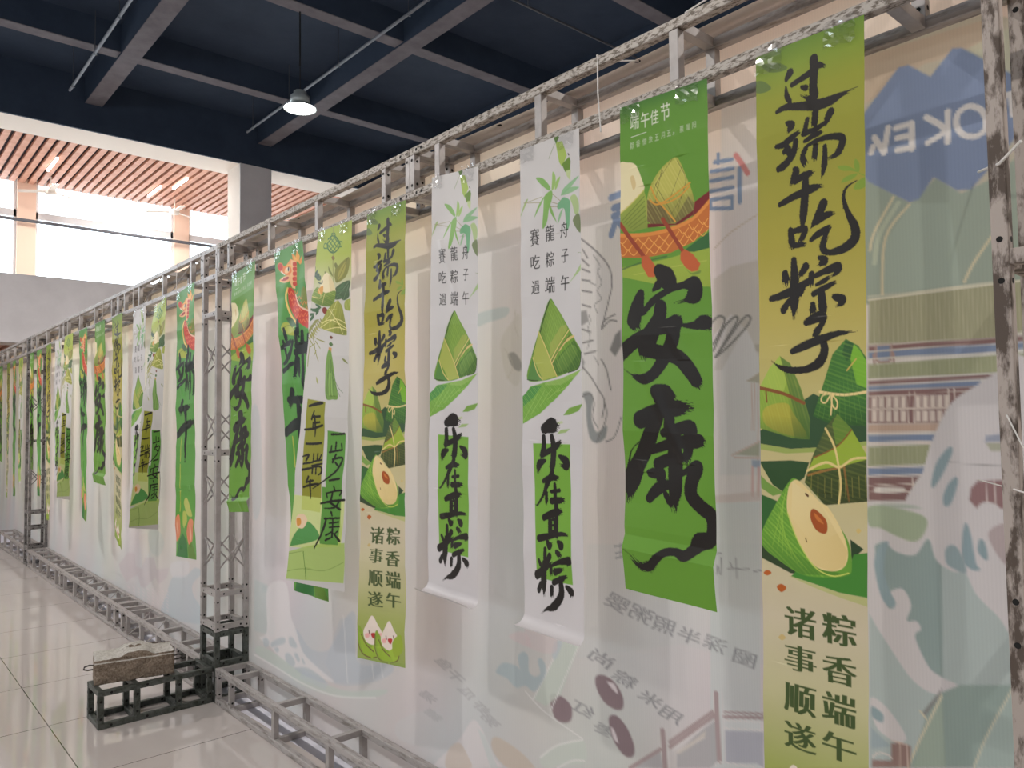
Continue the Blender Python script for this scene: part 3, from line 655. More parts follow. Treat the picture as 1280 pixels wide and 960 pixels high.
T4 = [
  ('b','3e6434',100,[98,52,82,144,42,81,193,75,79,206,101,78,164,124,78,117,109,80,95,76,82,122,56,82]),
  ('b','4a7038',100,[121,50,64,184,103,61]),
  ('b','4a7038',100,[111,64,64,169,112,61]),
  ('b','4a7038',100,[156,51,63,109,90,63]),
  ('b','4a7038',100,[181,70,62,128,105,62]),
  ('b','4a7038',100,[138,41,63,200,91,61]),
  ('b','4a7038',100,[102,80,63,158,123,61]),
  ('b','4a7038',100,[194,84,61,152,119,61]),
  ('b','4a7038',100,[101,77,64,70,68,65,68,89,64,104,95,63]),
  ('b','4a7038',100,[199,79,61,222,86,60,218,106,60,195,99,61]),
  ('b','4a7038',100,[132,40,63,128,31,64,154,34,63,161,46,63]),
  ('b','7a7a48',100,[138,-6,46,144,42,45]),
  ('b','7a7a48',100,[153,128,44,171,298,41]),
  ('q','7a6438',100,[142,144,155,139,172,152,157,160]),
  ('q','6e7040',100,[170,178,182,174,194,188,188,202,175,194]),
  ('q','747a44',100,[160,236,154,220,137,203,123,192,127,204,140,221]),
  ('q','747a44',100,[151,253,138,234,114,215,95,204,105,217,126,237]),
  ('q','747a44',100,[130,261,123,241,105,218,89,204,95,218,109,242]),
  ('q','747a44',100,[176,245,187,231,189,212,187,200,179,210,173,227]),
  ('q','747a44',100,[142,221,142,208,131,193,120,183,121,192,127,208]),
  ('q','747a44',100,[179,216,193,208,198,195,198,185,188,191,178,202]),
  ('q','747a44',100,[112,246,113,231,103,213,93,202,93,213,98,230]),
  ('q','7c7c40',100,[187,266,257,246,284,200,282,162,230,176,180,212]),
  ('q','98924c',100,[198,255,236,235,256,202,260,178,233,192,203,221]),
  ('b','5a5a30',100,[189,265,25,275,161,25]),
  ('q','465a3c',100,[185,342,259,337,288,300,289,267,236,270,182,294]),
  ('q','465a3c',100,[245,351,287,340,288,311,272,287,241,295,220,318]),
  ('b','6a8060',100,[190,343,24,289,264,24]),
  ('b','6a8060',100,[245,351,24,281,286,24]),
  ('q','4c6644',100,[202,297,224,298,243,293,253,287,237,286,215,289]),
  ('q','4c6644',100,[192,307,219,312,245,311,260,307,241,304,214,302]),
  ('q','4c6644',100,[183,318,201,329,225,337,241,339,228,331,206,321]),
  ('q','4c6644',100,[221,288,238,286,249,278,252,271,240,272,226,278]),
  ('q','d6c8a4',100,[67,239,113,211,170,268,188,319,131,316,68,282]),
  ('q','c4b080',60,[126,225,170,268,188,319,152,313]),
  ('q','6b8338',100,[37,271,109,306,180,302,189,325,168,370,85,364,2,334,1,302]),
  ('h','a0a858',50,[37,271,109,306,180,302,189,325,168,370,85,364,2,334,1,302],20,9),
  ('g','46602c',60,[1,314,184,330,168,370,85,364,2,334],90),
  ('q','c48c40',100,[49,282,85,271,88,310,49,300]),
  ('b','c8b878',100,[42,275,35,80,326,34,1,314,35]),
  ('b','c8b878',100,[90,364,34,109,306,34]),
  ('q','44584a',100,[71,261,60,253,44,249,33,247,41,253,56,259]),
  ('q','44584a',100,[71,261,79,256,79,248,76,242,70,245,66,252]),
  ('q','44584a',100,[52,242,41,234,26,230,15,228,23,234,37,240]),
  ('q','44584a',100,[52,242,61,237,61,229,58,223,51,226,47,234]),
  ('q','44584a',100,[34,223,23,216,7,211,-5,210,4,215,19,222]),
  ('q','44584a',100,[34,223,43,218,43,210,39,204,33,208,29,215]),
  ('q','44584a',100,[15,204,3,197,-13,192,-25,190,-16,196,-1,203]),
  ('q','44584a',100,[15,204,24,200,24,191,20,185,14,189,10,196]),
  ('q','44584a',100,[-4,185,-16,178,-33,173,-45,171,-36,177,-21,184]),
  ('q','44584a',100,[-4,185,4,181,4,172,0,166,-6,170,-10,177]),
  ('q','44584a',100,[50,237,39,229,23,224,12,223,20,228,35,235]),
  ('q','44584a',100,[50,237,59,232,59,223,55,217,49,221,45,228]),
  ('q','44584a',100,[39,230,28,222,12,218,1,217,9,222,24,229]),
  ('q','44584a',100,[39,230,48,225,48,217,44,211,38,214,34,222]),
  ('q','44584a',100,[28,224,17,216,1,212,-10,210,-2,216,13,222]),
  ('q','44584a',100,[28,224,37,219,37,211,33,205,27,208,23,215]),
  ('q','44584a',100,[17,218,6,210,-11,205,-22,204,-13,209,2,216]),
  ('q','44584a',100,[17,218,26,213,26,204,22,198,16,202,12,209]),
  ('q','44584a',100,[6,211,-6,203,-22,199,-33,197,-25,203,-10,210]),
  ('q','44584a',100,[6,211,15,206,15,198,11,192,5,196,1,203]),
  ('q','8a9440',100,[260,354,313,351,309,397,285,400,257,389]),
  ('h','b4b068',50,[260,354,313,351,309,397,257,392],70,9),
  ('q','3c5c3a',100,[86,372,55,371,28,378,14,386,37,387,67,383]),
  ('q','3c5c3a',100,[66,381,37,374,8,374,-9,378,12,383,43,387]),
  ('q','3c5c3a',100,[57,392,34,378,3,370,-18,367,-1,377,28,389]),
  ('q','3c5c3a',100,[37,398,8,394,-19,398,-34,403,-12,407,17,407]),
  ('q','3c5c3a',100,[32,404,13,409,4,422,5,432,18,428,32,418]),
  ('q','3c5c3a',100,[65,375,49,383,45,397,48,407,60,401,70,390]),
  ('q','3c5c3a',100,[86,375,74,363,53,355,37,353,46,362,65,372]),
  ('q','7a2e20',100,[97,377,117,374,137,392,121,406,99,395]),
  ('q','84844a',100,[82,423,86,434,98,445,109,451,106,443,97,432]),
  ('q','a09a58',80,[97,430,107,438,122,444,132,446,125,441,112,434]),
  ('q','84844a',100,[76,428,58,427,43,431,36,436,49,437,66,435]),
  ('q','a09a58',80,[92,435,85,441,85,451,88,457,92,452,95,444]),
  ('q','84844a',100,[71,432,75,443,87,454,98,460,95,453,86,441]),
  ('q','a09a58',80,[86,439,96,448,111,453,121,456,114,450,101,443]),
  ('q','84844a',100,[65,437,47,436,32,441,25,446,38,446,55,444]),
  ('q','a09a58',80,[81,444,74,451,74,460,77,466,81,462,84,453]),
  ('q','84844a',100,[60,442,64,453,76,464,87,470,84,462,75,451]),
  ('q','a09a58',80,[75,449,85,457,100,463,110,465,103,460,90,452]),
  ('q','84844a',100,[54,447,36,446,21,450,14,455,27,456,44,454]),
  ('q','a09a58',80,[70,454,63,460,63,470,66,476,70,471,73,463]),
  ('q','84844a',100,[49,451,53,462,65,473,76,479,73,472,64,460]),
  ('q','a09a58',80,[64,458,74,466,89,472,99,475,92,469,79,462]),
  ('q','84844a',100,[43,456,25,455,10,460,3,465,16,466,33,463]),
  ('q','a09a58',80,[59,463,52,470,52,479,55,485,59,481,62,472]),
  ('q','84844a',100,[38,461,42,472,54,483,65,489,62,481,53,470]),
  ('q','a09a58',80,[53,468,63,476,78,482,89,484,81,478,68,471]),
  ('q','84844a',100,[32,466,14,465,-1,470,-8,475,5,475,22,473]),
  ('q','a09a58',80,[48,473,41,479,41,489,44,495,48,490,51,482]),
  ('q','84844a',100,[26,470,31,482,43,492,54,498,51,491,42,479]),
  ('q','a09a58',80,[42,477,52,486,67,491,78,494,70,488,57,481]),
  ('q','84844a',100,[21,475,3,474,-12,479,-20,484,-7,485,11,482]),
  ('q','a09a58',80,[37,482,30,489,30,498,33,505,38,500,41,491]),
  ('q','84844a',100,[15,480,20,491,33,502,43,508,40,500,31,489]),
  ('q','a09a58',80,[31,487,41,495,56,501,67,503,60,498,46,490]),
  ('q','84844a',100,[10,485,-8,484,-23,489,-31,494,-18,495,0,492]),
  ('q','a09a58',80,[26,492,19,499,19,508,22,514,27,510,30,501]),
  ('q','84844a',100,[4,490,9,501,22,512,32,518,29,510,20,498]),
  ('q','a09a58',80,[20,497,31,505,46,511,56,513,49,507,35,500]),
  ('q','84844a',100,[-1,495,-19,494,-35,499,-42,504,-29,504,-11,502]),
  ('q','a09a58',80,[15,502,8,508,8,518,11,524,16,519,19,511]),
  ('q','8c9040',100,[201,349,221,360,243,387,282,494,263,509,169,491,91,468,93,446,139,383]),
  ('h','b0ac58',45,[201,349,243,387,282,494,263,509,169,491,91,468,139,383],95,12),
  ('g','586428',60,[201,349,243,387,282,494,263,509,188,495],30),
  ('b','d6cc8c',100,[93,446,33,174,436,32,281,481,30]),
  ('b','d6cc8c',100,[91,467,33,193,433,32,269,456,30]),
  ('b','d6cc8c',100,[119,480,32,215,472,31,282,488,30]),
  ('b','d6cc8c',100,[144,384,33,212,442,31,253,501,30]),
  ('b','d8d08c',100,[201,350,24,161,410,24,96,455,25]),
  ('b','8a8a48',100,[29,489,50,54,560,49,87,622,48]),
  ('b','8a8a48',100,[52,541,49,19,556,50]),
  ('b','8a8a48',100,[55,529,49,99,565,48]),
  ('b','8a8a48',100,[66,574,49,54,597,49]),
  ('b','8a8a48',100,[64,518,49,125,535,48]),
  ('b','8a8a48',100,[1,510,51,37,546,50]),
  ('b','8a8a48',100,[16,537,50,12,648,49]),
  ('q','6a3a24',100,[159,513,170,508,184,517,172,523]),
  ('q','4e6a3c',100,[157,545,171,537,187,549,173,557]),
  ('p','b88a50',100,[158,560,180,563,180,586,156,583]),
  ('q','6f9048',100,[153,583,181,586,206,680,238,785,205,797,162,791,148,692]),
  ('b','4a6a38',100,[188,666,23,231,736,22,266,765,21]),
  ('b','4a6a38',100,[194,697,22,250,783,21]),
  ('b','4a6a38',100,[166,779,22,167,794,22]),
  ('b','4a6a38',100,[166,616,23,174,773,22]),
  ('b','4a6a38',100,[175,617,23,196,787,22]),
  ('b','4a6a38',100,[179,617,23,217,783,22]),
  ('b','4a6a38',100,[166,676,23,165,773,22]),
  ('b','9ab868',100,[170,616,23,185,780,22]),
  ('b','9ab868',100,[184,678,22,207,782,22]),
  ('q','7a8044',100,[255,613,272,616,294,636,272,628]),
  ('q','9a9a60',100,[81,695,97,715,99,730,86,717]),
  ('p','84842c',100,[34,800,161,810,160,1077,161,1309,48,1310,35,994]),
  ('p','578a3a',100,[178,938,286,943,286,1078,272,1323,282,1384,279,1437,189,1445,189,1283]),
  ('p','bcc870',75,[-11,1250,293,1241,282,1444,74,1480,-13,1491]),
  ('q','4f8a48',100,[96,1359,169,1422,26,1479,8,1472,38,1410]),
  ('q','dcc0a0',100,[26,1345,60,1330,89,1352,71,1393,31,1388]),
  ('q','c88a3c',100,[27,1357,47,1351,56,1374,38,1388]),
  ('p','9ab452',85,[-15,1515,74,1480,163,1450,306,1423,294,1603,-6,1634]),
  ('p','578a3a',100,[164,1193,274,1190,267,1439,173,1447]),
  ('b','5c8034',100,[85,1495,43,104,1619,42]),
  ('b','5c8034',70,[-5,1601,27,83,1574,25,196,1564,24,292,1512,23]),
  ('b','5c8034',70,[-9,1523,27,75,1496,26]),
  ('b','1d1815',100,[209,1160,84,264,1146,98]),
  ('b','1d1815',100,[36,1069,56,72,1058,110,59,1085,92]),
  ('b','1d1815',100,[45,1101,83,101,1089,81]),
  ('b','1d1815',100,[43,1129,111,104,1113,72]),
  ('b','1d1815',100,[103,1051,73,104,1082,72]),
  ('b','1d1815',100,[128,1047,72,126,1078,71]),
  ('b','1d1815',100,[149,1051,71,136,1078,71]),
  ('b','1d1815',100,[101,1085,72,151,1074,71]),
  ('b','1d1815',100,[98,1105,81,157,1090,79]),
  ('b','1d1815',100,[103,1109,81,103,1140,72]),
  ('b','1d1815',100,[123,1105,71,125,1140,71]),
  ('b','1d1815',100,[106,1110,72,150,1105,70,158,1128,96,141,1143,53]),
  ('b','1d1815',100,[82,1156,90,70,1183,90]),
  ('b','1d1815',100,[70,1183,90,109,1171,89]),
  ('b','1d1815',100,[52,1208,91,96,1193,107,142,1182,78]),
  ('b','1d1815',100,[94,1171,89,96,1218,106,99,1255,35]),
  ('b','1d1815',100,[234,1183,66,239,1202,99]),
  ('b','1d1815',100,[190,1219,84,196,1239,67]),
  ('b','1d1815',100,[194,1218,59,274,1197,81,266,1220,65]),
  ('b','1d1815',100,[226,1210,83,215,1259,99]),
  ('b','1d1815',100,[215,1259,99,269,1282,96]),
  ('b','1d1815',100,[160,1269,85,223,1251,99,291,1237,95]),
  ('b','1d1815',100,[263,1246,81,238,1277,81,180,1288,34]),
  ('b','1d1815',100,[221,1300,98,227,1315,65]),
  ('b','1d1815',100,[187,1333,83,266,1320,79]),
  ('b','1d1815',100,[196,1332,82,182,1398,99,143,1472,50]),
  ('b','1d1815',100,[215,1350,65,262,1338,71]),
  ('b','1d1815',100,[216,1368,65,267,1357,63]),
  ('b','1d1815',100,[232,1330,73,235,1408,88]),
  ('b','1d1815',100,[205,1404,81,230,1386,64]),
  ('b','1d1815',100,[206,1426,81,227,1413,80]),
  ('b','1d1815',100,[243,1392,72,273,1419,109]),
  ('b','1d1815',100,[259,1380,63,247,1392,63]),
  ('b','1d1815',100,[51,833,108,100,822,136,144,814,149]),
  ('b','1d1815',100,[90,856,76,76,892,106]),
  ('b','1d1815',100,[79,883,91,131,877,103]),
  ('b','1d1815',100,[95,909,90,129,904,88]),
  ('b','1d1815',100,[31,944,92,85,936,105,147,917,102]),
  ('b','1d1815',100,[96,878,105,101,927,104,102,971,44]),
  ('b','1d1815',100,[86,908,75,85,933,75]),
  ('b','1d1815',100,[50,1008,90,96,1005,103,142,998,101]),
  ('b','1d1815',100,[203,954,98,242,951,83,277,946,95]),
  ('b','1d1815',100,[232,987,82,230,1017,82]),
  ('b','1d1815',100,[196,1035,83,268,1018,80]),
  ('b','1d1815',100,[206,1005,69,204,1029,69]),
  ('b','1d1815',100,[263,991,68,268,1018,80]),
  ('b','1d1815',100,[235,1041,81,218,1077,95]),
  ('b','1d1815',100,[217,1065,82,273,1054,93,249,1107,93,199,1149,68,111,1207,42]),
  ('b','1d1815',100,[233,1077,81,249,1089,94]),
]
T5 = [
  ('p','5c8a3c',40,[14,-27,302,1,310,199,-7,224]),
  ('q','6f7a34',100,[252,241,291,232,304,334,246,306]),
  ('p','cc8430',100,[193,80,183,40,220,62]),
  ('p','d49440',100,[212,84,237,31,261,71,246,98]),
  ('p','cc8430',100,[242,97,285,71,273,107,254,111]),
  ('p','d8a050',100,[198,87,209,60,243,87]),
  ('p','d08a50',100,[115,90,169,66,226,89,213,194,190,198,159,164,136,142]),
  ('p','d8a878',100,[174,72,223,88,215,141,193,221,168,213,157,183,161,117]),
  ('q','b43a2a',100,[190,88,220,92,221,110,191,106]),
  ('q','b43a2a',100,[187,112,218,116,219,134,188,130]),
  ('q','b43a2a',100,[185,135,215,139,216,158,186,154]),
  ('q','b43a2a',100,[182,161,213,164,214,183,183,179]),
  ('q','b43a2a',100,[180,186,210,189,211,207,181,204]),
  ('q','cc7030',100,[26,72,48,60,77,69,95,87,141,90,168,108,172,133,136,142,94,130,52,107]),
  ('q','b03428',100,[28,76,47,64,76,73,83,93,67,105,41,94]),
  ('q','e0b47c',100,[108,103,140,102,152,122,130,131,102,122]),
  ('q','f0dcc0',100,[128,102,154,106,158,122,132,119]),
  ('b','14100c',100,[144,109,155,143,116,156]),
  ('b','d8a84c',100,[121,92,84,155,94,83,174,106,82]),
  ('b','e8dcc8',100,[60,110,53,83,123,53,102,133,53]),
  ('b','e8dcc8',100,[67,106,53,77,117,53]),
  ('q','d8a070',100,[41,154,75,143,136,143,171,158,152,175,96,174]),
  ('q','942824',100,[58,154,84,149,135,149,144,160,104,166]),
  ('b','e8dcc8',100,[68,152,53,80,149,53]),
  ('b','d8b464',100,[129,210,157,102,243,158,108,298,158,139,354,156,188,390,154]),
  ('q','b4382a',100,[131,212,164,213,189,250,216,298,251,326,310,349,302,427,236,404,183,371,140,325,122,273]),
  ('b','d87a4a',100,[125,226,37,137,243,36,152,229,36]),
  ('b','d87a4a',100,[157,229,36,168,246,36,183,232,36]),
  ('b','d87a4a',100,[188,231,36,199,248,36,214,235,35]),
  ('b','d87a4a',100,[140,257,36,151,274,36,166,260,36]),
  ('b','d87a4a',100,[171,259,36,182,276,36,197,262,36]),
  ('b','d87a4a',100,[202,262,36,212,278,35,228,265,35]),
  ('b','d87a4a',100,[232,264,35,243,280,35,258,267,35]),
  ('b','d87a4a',100,[154,288,36,165,304,36,180,290,36]),
  ('b','d87a4a',100,[185,290,36,196,306,36,211,293,36]),
  ('b','d87a4a',100,[215,292,35,226,308,35,241,295,35]),
  ('b','d87a4a',100,[246,294,35,256,310,35,271,297,35]),
  ('b','d87a4a',100,[276,296,35,286,312,35,301,299,34]),
  ('b','d87a4a',100,[168,318,36,179,334,36,194,321,36]),
  ('b','d87a4a',100,[198,320,36,209,336,36,225,322,35]),
  ('b','d87a4a',100,[229,322,35,240,338,35,255,324,35]),
  ('b','d87a4a',100,[259,324,35,270,340,35,285,326,35]),
  ('b','d87a4a',100,[289,325,35,300,341,34,314,328,34]),
  ('b','d87a4a',100,[181,348,36,192,364,36,208,350,36]),
  ('b','d87a4a',100,[212,350,36,223,366,35,238,352,35]),
  ('b','d87a4a',100,[243,351,35,253,367,35,269,354,35]),
  ('b','d87a4a',100,[273,353,35,283,369,35,298,355,34]),
  ('b','d87a4a',100,[226,379,35,237,395,35,252,381,35]),
  ('b','d87a4a',100,[256,381,35,267,396,35,282,383,35]),
  ('b','d87a4a',100,[286,382,35,297,398,34,312,384,34]),
  ('b','e0b8a0',100,[190,251,92,212,297,91,251,325,90,310,349,88]),
  ('b','7a2a20',100,[201,269,61,239,305,60]),
  ('q','9aa03c',100,[33,385,82,373,172,415,168,451,47,423]),
  ('b','6a7a2c',100,[34,401,43,109,393,42,164,420,41]),
  ('q','3c5a34',100,[84,356,128,355,181,396,137,404]),
  ('b','141c1a',100,[197,386,263,202,456,299]),
  ('b','141c1a',100,[53,406,197,73,464,390]),
  ('b','141c1a',100,[16,497,237,129,474,268]),
  ('b','141c1a',100,[36,468,197,65,548,350]),
  ('b','141c1a',100,[142,476,190,87,552,347,17,584,197]),
  ('b','141c1a',100,[17,617,275,142,582,227]),
  ('b','141c1a',100,[183,442,301,175,493,339]),
  ('b','141c1a',100,[237,441,259,229,497,333]),
  ('b','141c1a',100,[290,462,218,281,512,291]),
  ('b','141c1a',100,[170,502,301,289,503,290]),
  ('b','141c1a',100,[156,532,302,297,530,289]),
  ('b','141c1a',100,[169,545,263,142,646,377]),
  ('b','141c1a',100,[223,543,259,216,709,293]),
  ('b','141c1a',100,[262,550,219,288,585,289,274,696,288]),
  ('b','141c1a',100,[183,568,224,182,652,223]),
  ('b','141c1a',100,[101,727,456,74,788,420]),
  ('b','141c1a',100,[60,765,346,221,769,401]),
  ('b','141c1a',100,[16,927,463,115,888,562,277,868,462]),
  ('b','141c1a',100,[155,766,410,155,902,406,141,1100,220]),
  ('b','a8aa48',100,[82,949,94,72,1096,94]),
  ('b','a8aa48',100,[72,1118,94,67,1266,93]),
  ('b','a8aa48',100,[72,1287,93,62,1413,92]),
  ('q','a8ac5c',100,[114,1350,153,1329,216,1390,253,1441,178,1437,135,1397]),
  ('q','a0a850',100,[101,1434,140,1412,178,1473,127,1516]),
  ('q','c87858',100,[4,1457,49,1435,75,1497,63,1561,2,1606,-4,1521]),
  ('q','c87858',100,[178,1535,211,1462,277,1470,264,1551,227,1623,190,1595]),
  ('q','e0a888',100,[23,1467,42,1541,23,1563]),
  ('q','e0a888',100,[228,1482,244,1552,215,1594]),
  ('p','2f6a34',100,[37,1604,102,1548,165,1597,177,1698,11,1701]),
  ('p','587a2c',100,[177,1637,239,1592,298,1698,189,1697]),
]
